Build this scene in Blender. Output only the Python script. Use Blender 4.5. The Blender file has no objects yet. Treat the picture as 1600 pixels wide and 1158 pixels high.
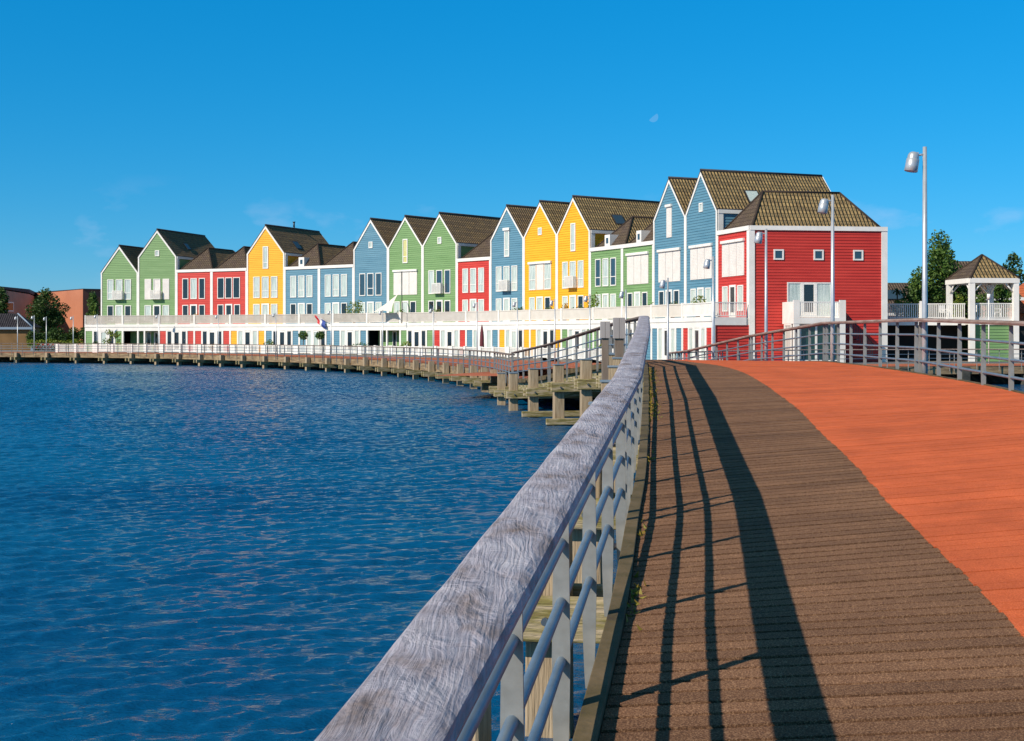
import bpy, math, random
from math import radians, sin, cos, pi, sqrt, atan2, hypot
from mathutils import Vector, Matrix
random.seed(7)
S = bpy.context.scene
COL = S.collection

# ------------------------------------------------------------------ camera, sky, sun
FPX = 2000.0; HY = 525.0
cam = bpy.data.cameras.new('camera'); camo = bpy.data.objects.new('camera', cam); COL.objects.link(camo)
cam.sensor_width = 36; cam.lens = FPX/1600*36; cam.shift_y = -(579-HY)/1600
cam.clip_start = .05; cam.clip_end = 20000
camo.location = (0, 0, 0); camo.rotation_euler = (radians(90), 0, 0)
S.camera = camo
SUN_AZ = 232.0          # compass-like: direction the light comes FROM, clockwise from +Y
SUN_EL = 36.5
w = bpy.data.worlds.new('World'); S.world = w; w.use_nodes = True
nt = w.node_tree; bg = nt.nodes['Background']
sky = nt.nodes.new('ShaderNodeTexSky'); sky.sky_type = 'NISHITA'; sky.sun_disc = False
sky.sun_elevation = radians(SUN_EL); sky.sun_rotation = radians(SUN_AZ)
sky.air_density = .8; sky.dust_density = .0; sky.ozone_density = 6.0; sky.altitude = 300
hs = nt.nodes.new('ShaderNodeHueSaturation'); hs.inputs['Saturation'].default_value = 1.42; hs.inputs['Hue'].default_value = .468
hs.inputs['Value'].default_value = 1.0
gm = nt.nodes.new('ShaderNodeGamma'); gm.inputs[1].default_value = .8; nt.links.new(sky.outputs[0], gm.inputs[0]); nt.links.new(gm.outputs[0], hs.inputs['Color'])
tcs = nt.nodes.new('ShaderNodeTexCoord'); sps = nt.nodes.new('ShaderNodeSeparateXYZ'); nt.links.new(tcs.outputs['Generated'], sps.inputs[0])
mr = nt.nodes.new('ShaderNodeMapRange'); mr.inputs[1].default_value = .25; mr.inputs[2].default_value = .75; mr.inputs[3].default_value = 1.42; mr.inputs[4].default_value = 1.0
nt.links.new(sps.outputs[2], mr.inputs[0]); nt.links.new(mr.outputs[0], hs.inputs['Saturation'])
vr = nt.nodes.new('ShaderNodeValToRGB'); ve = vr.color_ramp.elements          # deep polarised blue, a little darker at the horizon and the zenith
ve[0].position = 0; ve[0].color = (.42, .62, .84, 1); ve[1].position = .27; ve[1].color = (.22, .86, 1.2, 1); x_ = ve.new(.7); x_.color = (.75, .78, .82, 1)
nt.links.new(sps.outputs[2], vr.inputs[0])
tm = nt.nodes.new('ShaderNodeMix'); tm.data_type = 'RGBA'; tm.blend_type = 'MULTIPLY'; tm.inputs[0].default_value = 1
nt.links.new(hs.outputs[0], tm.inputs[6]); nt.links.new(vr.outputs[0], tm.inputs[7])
# a few faint wisps of cloud low over the roofs
tc = nt.nodes.new('ShaderNodeTexCoord'); mp = nt.nodes.new('ShaderNodeMapping'); mp.inputs['Scale'].default_value = (9, 9, 22)
nz = nt.nodes.new('ShaderNodeTexNoise'); nz.inputs['Scale'].default_value = 1.3; nz.inputs['Detail'].default_value = 6; nz.inputs['Roughness'].default_value = .55
rmp = nt.nodes.new('ShaderNodeValToRGB'); rmp.color_ramp.elements[0].position = .57; rmp.color_ramp.elements[1].position = .85
sep = nt.nodes.new('ShaderNodeSeparateXYZ'); band = nt.nodes.new('ShaderNodeValToRGB')
be = band.color_ramp.elements; be[0].position = .03; be[0].color = (0, 0, 0, 1); be[1].position = .075; be[1].color = (1, 1, 1, 1)
e = be.new(.12); e.color = (0, 0, 0, 1)
mul = nt.nodes.new('ShaderNodeMath'); mul.operation = 'MULTIPLY'
mul2 = nt.nodes.new('ShaderNodeMath'); mul2.operation = 'MULTIPLY'; mul2.inputs[1].default_value = .55
mixc = nt.nodes.new('ShaderNodeMix'); mixc.data_type = 'RGBA'
nt.links.new(tc.outputs['Generated'], mp.inputs[0]); nt.links.new(mp.outputs[0], nz.inputs['Vector']); nt.links.new(nz.outputs[0], rmp.inputs[0])
nt.links.new(tc.outputs['Generated'], sep.inputs[0]); nt.links.new(sep.outputs[2], band.inputs[0])
nt.links.new(rmp.outputs[0], mul.inputs[0]); nt.links.new(band.outputs[0], mul.inputs[1]); nt.links.new(mul.outputs[0], mul2.inputs[0])
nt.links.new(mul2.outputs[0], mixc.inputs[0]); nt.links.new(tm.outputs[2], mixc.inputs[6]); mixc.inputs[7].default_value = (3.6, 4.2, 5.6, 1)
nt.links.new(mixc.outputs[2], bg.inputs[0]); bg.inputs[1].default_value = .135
sl = bpy.data.lights.new('sun', 'SUN'); sl.energy = 4.2; sl.angle = radians(.5); sl.color = (1, .89, .74)
so = bpy.data.objects.new('sun', sl); COL.objects.link(so)
az = radians(SUN_AZ); el = radians(SUN_EL)
sd = Vector((sin(az)*cos(el), cos(az)*cos(el), sin(el)))
so.rotation_euler = sd.to_track_quat('Z', 'Y').to_euler()
S.view_settings.view_transform = 'Standard'; S.view_settings.look = 'None'; S.view_settings.exposure = .36; S.view_settings.gamma = 1

# ------------------------------------------------------------------ helpers
def tag(o, label=None, cat=None, group=None, kind=None):
    if label: o['label'] = label
    if cat: o['category'] = cat
    if group: o['group'] = group
    if kind: o['kind'] = kind
    return o
def empty(name, loc, label, cat, group=None):
    o = bpy.data.objects.new(name, None); COL.objects.link(o); o.location = loc; o.empty_display_size = .3
    return tag(o, label, cat, group)
class MB:
    def __init__(s): s.v = []; s.f = []; s.m = []; s.uv = []; s.sm = []
    def poly(s, pts, m=0, uv=None, smooth=False):
        n = len(s.v); s.v += [tuple(p) for p in pts]; s.f.append(tuple(range(n, n+len(pts)))); s.m.append(m)
        s.uv.append(uv if uv else [(0, 0)]*len(pts)); s.sm.append(smooth)
    def hexa(s, c, m=0, skip=()):
        # c: 8 corners, bottom ring 0-3 (ccw from above), top ring 4-7
        fs = [(3, 2, 1, 0), (4, 5, 6, 7), (0, 1, 5, 4), (1, 2, 6, 5), (2, 3, 7, 6), (3, 0, 4, 7)]
        n = len(s.v); s.v += [tuple(p) for p in c]
        for k, q in enumerate(fs):
            if k in skip: continue
            s.f.append(tuple(n+i for i in q)); s.m.append(m); s.uv.append([(0, 0)]*4); s.sm.append(False)
    def box(s, o, u, v, w_, m=0):
        # o corner, edge vectors u,v,w (u x v roughly along w)
        o = Vector(o); u = Vector(u); v = Vector(v); w_ = Vector(w_)
        if u.cross(v).dot(w_) < 0: u, v = v, u
        s.hexa([o, o+u, o+u+v, o+v, o+w_, o+u+w_, o+u+v+w_, o+v+w_], m)
    def tube(s, pts, r, n=8, m=0, caps=True, r2=None):
        rings = []
        N = len(pts); pts = [Vector(p) for p in pts]
        for i, p in enumerate(pts):
            d = (pts[min(i+1, N-1)]-pts[max(i-1, 0)]).normalized()
            a = Vector((0, 0, 1)) if abs(d.z) < .9 else Vector((1, 0, 0))
            x = d.cross(a).normalized(); y = x.cross(d).normalized()
            rr = r[i] if isinstance(r, (list, tuple)) else r
            b = len(s.v)
            for k in range(n):
                t = 2*pi*k/n; s.v.append(tuple(p+x*rr*cos(t)+y*rr*sin(t)))
            rings.append(b)
        for i in range(N-1):
            for k in range(n):
                a, b = rings[i], rings[i+1]; k2 = (k+1) % n
                s.f.append((a+k, a+k2, b+k2, b+k)); s.m.append(m); s.uv.append([(0, 0)]*4); s.sm.append(True)
        if caps:
            s.f.append(tuple(rings[0]+k for k in range(n))[::-1]); s.m.append(m); s.uv.append([(0, 0)]*n); s.sm.append(False)
            s.f.append(tuple(rings[-1]+k for k in range(n))); s.m.append(m); s.uv.append([(0, 0)]*n); s.sm.append(False)
    def build(s, name, mats, parent=None, bevel=0, uvs=False):
        me = bpy.data.meshes.new(name); me.from_pydata(s.v, [], s.f)
        if not isinstance(mats, (list, tuple)): mats = [mats]
        for m in mats: me.materials.append(m)
        me.polygons.foreach_set('material_index', s.m); me.polygons.foreach_set('use_smooth', s.sm)
        if uvs:
            ul = me.uv_layers.new(name='uv'); flat = [c for q in s.uv for p in q for c in p]; ul.data.foreach_set('uv', flat)
        me.update()
        o = bpy.data.objects.new(name, me); COL.objects.link(o)
        if parent: attach(o, parent)
        if bevel:
            b = o.modifiers.new('bevel', 'BEVEL'); b.width = bevel; b.segments = 2; b.limit_method = 'ANGLE'
        return o
def attach(o, parent):
    o.parent = parent
    p = parent; off = Vector((0, 0, 0))
    while p is not None: off += Vector(p.location); p = p.parent
    o.location = Vector(o.location)-off      # every thing here is unrotated, so offsets add up

def mat(name, col, rough=.6, metal=0, spec=.5, **k):
    m = bpy.data.materials.new(name); m.use_nodes = True; b = m.node_tree.nodes['Principled BSDF']
    b.inputs['Base Color'].default_value = (*col, 1); b.inputs['Roughness'].default_value = rough
    b.inputs['Metallic'].default_value = metal; b.inputs['Specular IOR Level'].default_value = spec
    return m
def N(m, t, **k):
    n = m.node_tree.nodes.new(t)
    for a, b in k.items():
        if a in n.inputs: n.inputs[a].default_value = b
        else: setattr(n, a, b)
    return n
def noisy(name, c1, c2, scale=4, detail=6, rough=.7, bump=0, bscale=None, stretch=(1, 1, 1), lo=.35, hi=.65, metal=0, spec=.4, dist=.01, extra=None):
    """two-tone noise material in object coordinates with an optional bump"""
    m = mat(name, c1, rough, metal, spec); t = m.node_tree; b = t.nodes['Principled BSDF']
    tc = N(m, 'ShaderNodeTexCoord'); mp = N(m, 'ShaderNodeMapping'); mp.inputs['Scale'].default_value = stretch
    t.links.new(tc.outputs['Object'], mp.inputs[0])
    n = N(m, 'ShaderNodeTexNoise', Scale=scale, Detail=detail, Roughness=.6); t.links.new(mp.outputs[0], n.inputs['Vector'])
    r = N(m, 'ShaderNodeValToRGB'); e = r.color_ramp.elements
    e[0].position = lo; e[0].color = (*c1, 1); e[1].position = hi; e[1].color = (*c2, 1)
    if extra:
        for p_, c_ in extra: x = e.new(p_); x.color = (*c_, 1)
    t.links.new(n.outputs[0], r.inputs[0]); t.links.new(r.outputs[0], b.inputs['Base Color'])
    if bump:
        n2 = N(m, 'ShaderNodeTexNoise', Scale=bscale or scale*3, Detail=4); t.links.new(mp.outputs[0], n2.inputs['Vector'])
        bp = N(m, 'ShaderNodeBump', Strength=bump, Distance=dist); t.links.new(n2.outputs[0], bp.inputs['Height']); t.links.new(bp.outputs[0], b.inputs['Normal'])
    return m
M = {}
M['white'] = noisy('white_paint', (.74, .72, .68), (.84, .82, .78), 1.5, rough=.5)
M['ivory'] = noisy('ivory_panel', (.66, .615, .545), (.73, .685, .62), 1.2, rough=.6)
def siding(name, a, b): return noisy(name, a, b, 1.1, 8, rough=.62, bump=.25, bscale=14, stretch=(.35, .35, 3), lo=.3, hi=.7, dist=.004)
M['green'] = siding('green_siding', (.145, .275, .102), (.195, .335, .140))
M['red'] = siding('red_siding', (.46, .028, .022), (.58, .050, .036))
M['yellow'] = siding('yellow_siding', (.78, .36, .010), (.90, .44, .020))
M['blue'] = siding('blue_siding', (.078, .208, .300), (.118, .265, .360))
M['pane_dark'] = mat('dark_window_glass', (.012, .016, .022), .06, 0, .9)
M['pane_blue'] = mat('sky_lit_window_glass', (.03, .06, .09), .05, 0, 1)
M['pane_green'] = mat('green_tinted_glass', (.02, .055, .05), .06, 0, .9)
M['pane_light'] = noisy('curtained_window', (.38, .46, .43), (.60, .66, .62), 2.2, 2, rough=.15, stretch=(6, 6, .4), spec=.9)
M['pane_yellow'] = noisy('yellow_curtain', (.55, .50, .10), (.62, .60, .35), 3, 2, rough=.2, stretch=(6, 6, .4))
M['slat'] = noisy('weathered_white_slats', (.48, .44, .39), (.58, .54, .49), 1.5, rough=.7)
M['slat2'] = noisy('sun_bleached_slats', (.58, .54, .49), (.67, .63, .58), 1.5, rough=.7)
M['shutter'] = noisy('roller_shutter', (.70, .66, .62), (.77, .73, .69), 2, rough=.55)
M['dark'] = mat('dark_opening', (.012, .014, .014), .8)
M['galv'] = noisy('galvanised_steel', (.235, .235, .22), (.36, .36, .345), 7, 8, rough=.5, metal=.35, bump=.1, bscale=60, lo=.3, hi=.7, dist=.002)
M['tube'] = noisy('galvanised_tube', (.13, .19, .26), (.22, .28, .34), 5, 8, rough=.45, metal=.4, lo=.3, hi=.7, bump=.1, bscale=80, dist=.001)
M['lamp'] = noisy('grey_lamp_paint', (.42, .45, .48), (.52, .54, .57), 6, rough=.35, metal=.4)
M['lampglass'] = mat('lamp_glass', (.6, .6, .58), .2)
M['timber'] = noisy('pale_pile_timber', (.24, .17, .10), (.46, .36, .24), 3.5, 8, rough=.85, bump=.7, bscale=9, stretch=(6, 6, .5), lo=.3, hi=.7, dist=.02)
M['beam'] = noisy('mossy_beam_timber', (.17, .125, .065), (.42, .34, .23), 2.2, 8, rough=.9, bump=.7, bscale=8, stretch=(1, 1, 7), lo=.33, hi=.62, dist=.02, extra=[(.42, (.19, .165, .05))])
M['kerb'] = noisy('kerb_timber', (.055, .036, .020), (.15, .105, .055), 3, 8, rough=.85, bump=.6, bscale=20, lo=.35, hi=.68, dist=.01, extra=[(.42, (.080, .060, .022))])
M['cap'] = noisy('lead_cap', (.20, .27, .33), (.30, .36, .42), 4, rough=.5, metal=.3)
M['railside'] = noisy('brown_rail_side', (.085, .058, .045), (.20, .15, .13), 4, 8, rough=.85, bump=.5, bscale=12, stretch=(1, 1, 5), dist=.01)
M['rail_brown'] = noisy('sun_bleached_brown_rail', (.19, .125, .10), (.36, .27, .24), 3, 8, rough=.85, bump=.5, bscale=14, stretch=(3, .5, 3), dist=.008)
M['greybox'] = noisy('grey_post_cladding', (.30, .275, .27), (.38, .35, .34), 3, rough=.8, stretch=(1, 1, .2), bump=.3, bscale=14)
M['shaft'] = noisy('brown_post_shaft', (.15, .115, .09), (.25, .20, .16), 5, rough=.8, stretch=(1, 1, .2))
M['fasc_o'] = noisy('promenade_edge_timber', (.13, .085, .05), (.36, .26, .15), 1.2, 8, rough=.9, stretch=(1, 1, 6), bump=.5, bscale=5, lo=.33, hi=.66, dist=.02)
M['stone'] = noisy('quay_wall', (.04, .04, .035), (.09, .085, .07), 2, rough=.9)
M['ground'] = noisy('paving_ground', (.16, .14, .12), (.24, .22, .19), .8, rough=.95)
M['grassg'] = noisy('grass_ground', (.05, .09, .02), (.09, .13, .035), .6, rough=.95)
M['brick_o'] = noisy('orange_brick', (.42, .155, .085), (.49, .19, .105), .25, 6, rough=.9)
M['brick_b'] = noisy('brown_brick', (.46, .25, .18), (.54, .31, .23), .4, 6, rough=.9)
M['brick_d'] = noisy('shaded_orange_brick', (.13, .05, .04), (.17, .07, .05), .5, 6, rough=.9)
M['bark'] = noisy('bark', (.08, .055, .035), (.15, .11, .08), 6, rough=.95)
M['slate'] = noisy('dark_slate', (.025, .024, .030), (.05, .045, .05), 1.5, rough=.7)
M['bluegrey'] = mat('blue_grey_trim', (.20, .27, .36), .5)
M['ochre'] = noisy('ochre_boarding', (.15, .085, .03), (.20, .115, .045), 1, rough=.8)
M['burgundy'] = mat('burgundy_cloth', (.12, .02, .03), .8)
M['steel_d'] = mat('dark_flue', (.05, .06, .07), .4, .6)
M['flue_l'] = mat('light_flue', (.35, .45, .5), .3, .8)
M['fred'] = mat('flag_red', (.55, .02, .03), .7); M['fwhite'] = mat('flag_white', (.8, .8, .8), .7); M['fblue'] = mat('flag_blue', (.02, .06, .30), .7)
M['sail'] = mat('cream_sail', (.74, .70, .62), .7)
M['terracotta'] = mat('terracotta_pot', (.35, .14, .07), .8)
M['bolt'] = mat('steel_bolt', (.35, .35, .35), .35, .9)
M['peach'] = noisy('peach_render', (.62, .46, .30), (.68, .52, .36), 1, rough=.9)

def roofmat(name, dark, light, moss, mossamt):
    """rows of pantiles in UV metres (u along the eave, v up the slope)"""
    m = mat(name, dark, .85, 0, .25); t = m.node_tree; b = t.nodes['Principled BSDF']
    uv = N(m, 'ShaderNodeUVMap'); uv.uv_map = 'uv'
    br = N(m, 'ShaderNodeTexBrick'); br.offset = .5
    for k, v_ in (('Scale', 1), ('Mortar Size', .028), ('Mortar Smooth', .6), ('Brick Width', .26), ('Row Height', .34), ('Bias', 0)): br.inputs[k].default_value = v_
    br.inputs['Color1'].default_value = (*dark, 1); br.inputs['Color2'].default_value = (*light, 1); br.inputs['Mortar'].default_value = tuple(c*.35 for c in dark)+(1,)
    t.links.new(uv.outputs[0], br.inputs['Vector'])
    n1 = N(m, 'ShaderNodeTexNoise', Scale=1.4, Detail=7, Roughness=.75); t.links.new(uv.outputs[0], n1.inputs['Vector'])
    n2 = N(m, 'ShaderNodeTexNoise', Scale=9, Detail=5, Roughness=.8); t.links.new(uv.outputs[0], n2.inputs['Vector'])
    add = N(m, 'ShaderNodeMath', operation='ADD'); t.links.new(n1.outputs[0], add.inputs[0]); t.links.new(n2.outputs[0], add.inputs[1])
    r = N(m, 'ShaderNodeValToRGB'); r.color_ramp.elements[0].position = 1.15-mossamt*.35; r.color_ramp.elements[1].position = min(1.3-mossamt*.25, 1.4)
    dv = N(m, 'ShaderNodeMath', operation='DIVIDE'); dv.inputs[1].default_value = 1.45; t.links.new(add.outputs[0], dv.inputs[0])
    r.color_ramp.elements[0].position = (.98-mossamt*.30)/1.45; r.color_ramp.elements[1].position = (1.28-mossamt*.25)/1.45
    t.links.new(dv.outputs[0], r.inputs[0])
    mx = N(m, 'ShaderNodeMix', data_type='RGBA'); t.links.new(r.outputs[0], mx.inputs[0]); t.links.new(br.outputs[0], mx.inputs[6]); mx.inputs[7].default_value = (*moss, 1)
    mf = N(m, 'ShaderNodeMix', data_type='RGBA'); t.links.new(br.outputs['Fac'], mf.inputs[0]); t.links.new(mx.outputs[2], mf.inputs[6]); mf.inputs[7].default_value = tuple(c*.5 for c in dark)+(1,)
    t.links.new(mf.outputs[2], b.inputs['Base Color'])
    # saw-tooth course height for a lapped tile edge
    sp = N(m, 'ShaderNodeSeparateXYZ'); t.links.new(uv.outputs[0], sp.inputs[0])
    d = N(m, 'ShaderNodeMath', operation='DIVIDE'); d.inputs[1].default_value = .34; t.links.new(sp.outputs[1], d.inputs[0])
    fr = N(m, 'ShaderNodeMath', operation='FRACT'); t.links.new(d.outputs[0], fr.inputs[0])
    w1 = N(m, 'ShaderNodeMath', operation='MULTIPLY'); w1.inputs[1].default_value = 2*pi/.26; t.links.new(sp.outputs[0], w1.inputs[0])
    sn = N(m, 'ShaderNodeMath', operation='SINE'); t.links.new(w1.outputs[0], sn.inputs[0])
    sb = N(m, 'ShaderNodeMath', operation='SUBTRACT'); t.links.new(sn.outputs[0], sb.inputs[0]); t.links.new(fr.outputs[0], sb.inputs[1])
    bp = N(m, 'ShaderNodeBump', Strength=1.0, Distance=.0455); t.links.new(sb.outputs[0], bp.inputs['Height']); t.links.new(bp.outputs[0], b.inputs['Normal'])
    return m
M['roof'] = roofmat('brown_pantiles', (.12, .080, .052), (.18, .125, .080), (.27, .18, .08), .45)
M['roof_m'] = roofmat('mossy_pantiles', (.085, .057, .032), (.19, .135, .070), (.33, .23, .10), .60)
M['roof_p'] = roofmat('plain_brown_tiles', (.085, .060, .048), (.12, .085, .068), (.16, .12, .07), .2)
M['roof_o'] = roofmat('orange_pantiles', (.55, .12, .04), (.66, .17, .06), (.45, .15, .06), .2)

# weathered hardwood top of the handrails
def railtop():
    m = mat('weathered_rail_top', (.3, .28, .33), .75, 0, .3); t = m.node_tree; b = t.nodes['Principled BSDF']
    tc = N(m, 'ShaderNodeTexCoord'); mp = N(m, 'ShaderNodeMapping'); mp.inputs['Scale'].default_value = (1, .20, 1); mp.inputs['Rotation'].default_value = (0, 0, .16)
    t.links.new(tc.outputs['Object'], mp.inputs[0])
    mq = N(m, 'ShaderNodeMapping'); mq.inputs['Scale'].default_value = (1, .55, 1); mq.inputs['Rotation'].default_value = (0, 0, .7); t.links.new(tc.outputs['Object'], mq.inputs[0])
    lump = N(m, 'ShaderNodeTexNoise', Scale=11, Detail=4, Roughness=.55, Distortion=.8); t.links.new(mq.outputs[0], lump.inputs['Vector'])
    big = N(m, 'ShaderNodeTexNoise', Scale=9, Detail=3, Roughness=.5); t.links.new(mp.outputs[0], big.inputs['Vector'])
    sc = N(m, 'ShaderNodeVectorMath', operation='SCALE'); sc.inputs['Scale'].default_value = .085
    t.links.new(big.outputs['Color'], sc.inputs[0])
    ad = N(m, 'ShaderNodeVectorMath', operation='ADD'); t.links.new(mp.outputs[0], ad.inputs[0]); t.links.new(sc.outputs[0], ad.inputs[1])
    wv = N(m, 'ShaderNodeTexWave', Scale=24, Distortion=2.6, Detail=6); wv.inputs['Detail Scale'].default_value = 1.6; wv.inputs['Detail Roughness'].default_value = .65; wv.bands_direction = 'X'
    t.links.new(ad.outputs[0], wv.inputs['Vector'])
    fine = N(m, 'ShaderNodeTexNoise', Scale=60, Detail=6, Roughness=.7); fm = N(m, 'ShaderNodeMapping'); fm.inputs['Scale'].default_value = (3, .3, 1)
    t.links.new(ad.outputs[0], fm.inputs[0]); t.links.new(fm.outputs[0], fine.inputs['Vector'])
    blot = N(m, 'ShaderNodeTexNoise', Scale=7, Detail=5, Roughness=.6); t.links.new(mq.outputs[0], blot.inputs['Vector'])
    r1 = N(m, 'ShaderNodeValToRGB'); e = r1.color_ramp.elements; e[0].position = .30; e[0].color = (.22, .175, .16, 1); e[1].position = .48; e[1].color = (.36, .345, .395, 1); x = e.new(.72); x.color = (.52, .51, .555, 1)
    t.links.new(blot.outputs[0], r1.inputs[0])
    r2 = N(m, 'ShaderNodeValToRGB'); e = r2.color_ramp.elements; e[0].position = .32; e[0].color = (.76, .73, .73, 1); e[1].position = .6; e[1].color = (1.05, 1.05, 1.08, 1)
    t.links.new(fine.outputs[0], r2.inputs[0])
    r3 = N(m, 'ShaderNodeValToRGB'); e = r3.color_ramp.elements; e[0].position = .0; e[0].color = (.90, .87, .87, 1); e[1].position = .45; e[1].color = (1, 1, 1, 1)
    t.links.new(wv.outputs[0], r3.inputs[0])
    m1 = N(m, 'ShaderNodeMix', data_type='RGBA', blend_type='MULTIPLY'); m1.inputs[0].default_value = 1
    t.links.new(r1.outputs[0], m1.inputs[6]); t.links.new(r2.outputs[0], m1.inputs[7])
    m2 = N(m, 'ShaderNodeMix', data_type='RGBA', blend_type='MULTIPLY'); m2.inputs[0].default_value = .8
    t.links.new(m1.outputs[2], m2.inputs[6]); t.links.new(r3.outputs[0], m2.inputs[7]); t.links.new(m2.outputs[2], b.inputs['Base Color'])
    h = N(m, 'ShaderNodeMath', operation='MULTIPLY_ADD'); h.inputs[1].default_value = .16; t.links.new(wv.outputs[0], h.inputs[0]); t.links.new(fine.outputs[0], h.inputs[2])
    h2 = N(m, 'ShaderNodeMath', operation='MULTIPLY_ADD'); h2.inputs[1].default_value = 4.6; t.links.new(lump.outputs[0], h2.inputs[0]); t.links.new(h.outputs[0], h2.inputs[2])
    bp = N(m, 'ShaderNodeBump', Strength=.7, Distance=.011); t.links.new(h2.outputs[0], bp.inputs['Height']); t.links.new(bp.outputs[0], b.inputs['Normal'])
    return m
M['railtop'] = railtop()

def grit(name, base, light, dark, sc=90, light_amt=.62, bump=.6, lines=None):
    m = mat(name, base, .9, 0, .2); t = m.node_tree; b = t.nodes['Principled BSDF']
    tc = N(m, 'ShaderNodeTexCoord')
    n = N(m, 'ShaderNodeTexNoise', Scale=sc, Detail=3, Roughness=.7); t.links.new(tc.outputs['Object'], n.inputs['Vector'])
    r = N(m, 'ShaderNodeValToRGB'); e = r.color_ramp.elements; e[0].position = .36; e[0].color = (*dark, 1); e[1].position = light_amt; e[1].color = (*light, 1)
    x = e.new(.5); x.color = (*base, 1)
    t.links.new(n.outputs[0], r.inputs[0])
    n2 = N(m, 'ShaderNodeTexNoise', Scale=1.7, Detail=7, Roughness=.65); t.links.new(tc.outputs['Object'], n2.inputs['Vector'])
    r2 = N(m, 'ShaderNodeValToRGB'); e = r2.color_ramp.elements; e[0].position = .3; e[0].color = (.78, .76, .75, 1); e[1].position = .7; e[1].color = (1.12, 1.1, 1.08, 1)
    t.links.new(n2.outputs[0], r2.inputs[0])
    # every board weathers a little differently
    geo = N(m, 'ShaderNodeNewGeometry'); r3 = N(m, 'ShaderNodeValToRGB'); e = r3.color_ramp.elements; e[0].color = (.70, .69, .68, 1); e[1].color = (1.18, 1.18, 1.16, 1)
    t.links.new(geo.outputs['Random Per Island'], r3.inputs[0])
    a = N(m, 'ShaderNodeMix', data_type='RGBA', blend_type='MULTIPLY'); a.inputs[0].default_value = 1; t.links.new(r.outputs[0], a.inputs[6]); t.links.new(r2.outputs[0], a.inputs[7])
    c = N(m, 'ShaderNodeMix', data_type='RGBA', blend_type='MULTIPLY'); c.inputs[0].default_value = .7 if not lines else lines; t.links.new(a.outputs[2], c.inputs[6]); t.links.new(r3.outputs[0], c.inputs[7])
    t.links.new(c.outputs[2], b.inputs['Base Color'])
    bp = N(m, 'ShaderNodeBump', Strength=bump, Distance=.006); t.links.new(n.outputs[0], bp.inputs['Height']); t.links.new(bp.outputs[0], b.inputs['Normal'])
    return m
M['deck_b'] = grit('gritted_brown_boards', (.175, .086, .046), (.40, .24, .138), (.085, .044, .026), 130, .66, .5)
M['deck_o'] = grit('orange_coated_boards', (.60, .125, .040), (.72, .19, .075), (.46, .085, .028), 110, .68, .7, lines=.28)
M['prom'] = grit('brick_red_boards', (.42, .125, .06), (.50, .17, .09), (.33, .09, .045), 60, .68, .5)
M['under'] = mat('under_deck_shade', (.01, .008, .006), .95)

WK = .55
def watermat():
    m = mat('lake_water', (.0, .06, .16), .09, 0, .5); t = m.node_tree; b = t.nodes['Principled BSDF']
    b.inputs['IOR'].default_value = 1.33
    tc = N(m, 'ShaderNodeTexCoord')
    def nz(scale, sx, sy, det, rot=0.25):
        mp = N(m, 'ShaderNodeMapping'); mp.inputs['Scale'].default_value = (sx, sy, 1); mp.inputs['Rotation'].default_value = (0, 0, rot)
        t.links.new(tc.outputs['Object'], mp.inputs[0])
        n = N(m, 'ShaderNodeTexNoise', Scale=scale, Detail=det, Roughness=.58); t.links.new(mp.outputs[0], n.inputs['Vector']); return n
    a = nz(10, .6, 1.4, 4, .22); d = nz(.12, .5, 1.2, 3)
    bp = N(m, 'ShaderNodeBump', Strength=1.0, Distance=.045); t.links.new(a.outputs[0], bp.inputs['Height']); t.links.new(bp.outputs[0], b.inputs['Normal'])
    r = N(m, 'ShaderNodeValToRGB'); e = r.color_ramp.elements; e[0].position = .35; e[0].color = (.0, .050, .140, 1); e[1].position = .65; e[1].color = (.001, .084, .195, 1)
    t.links.new(d.outputs[0], r.inputs[0]); t.links.new(r.outputs[0], b.inputs['Base Color'])
    return m
M['water'] = watermat()

def leafmat(name, a, b_, c):
    m = mat(name, a, .55, 0, .3); t = m.node_tree; b = t.nodes['Principled BSDF']
    g = N(m, 'ShaderNodeNewGeometry'); r = N(m, 'ShaderNodeValToRGB'); e = r.color_ramp.elements; e[0].color = (*a, 1); e[1].color = (*c, 1); x = e.new(.55); x.color = (*b_, 1)
    t.links.new(g.outputs['Random Per Island'], r.inputs[0]); t.links.new(r.outputs[0], b.inputs['Base Color'])
    tr = N(m, 'ShaderNodeBsdfTranslucent'); t.links.new(r.outputs[0], tr.inputs[0]); ms = N(m, 'ShaderNodeMixShader'); ms.inputs[0].default_value = .25
    t.links.new(b.outputs[0], ms.inputs[1]); t.links.new(tr.outputs[0], ms.inputs[2]); t.links.new(ms.outputs[0], t.nodes['Material Output'].inputs[0])
    return m
M['leaf'] = leafmat('mid_green_leaves', (.035, .08, .016), (.08, .155, .028), (.16, .25, .05))
M['leaf_d'] = leafmat('dark_green_leaves', (.02, .05, .012), (.045, .095, .02), (.09, .15, .032))
M['leaf_y'] = leafmat('yellow_green_leaves', (.10, .16, .015), (.17, .24, .025), (.32, .34, .05))
M['flower'] = leafmat('yellow_flowers', (.45, .30, .02), (.60, .42, .03), (.7, .25, .05))
M['moss'] = leafmat('dry_weed_leaves', (.22, .15, .02), (.30, .22, .03), (.14, .17, .03))

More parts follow.
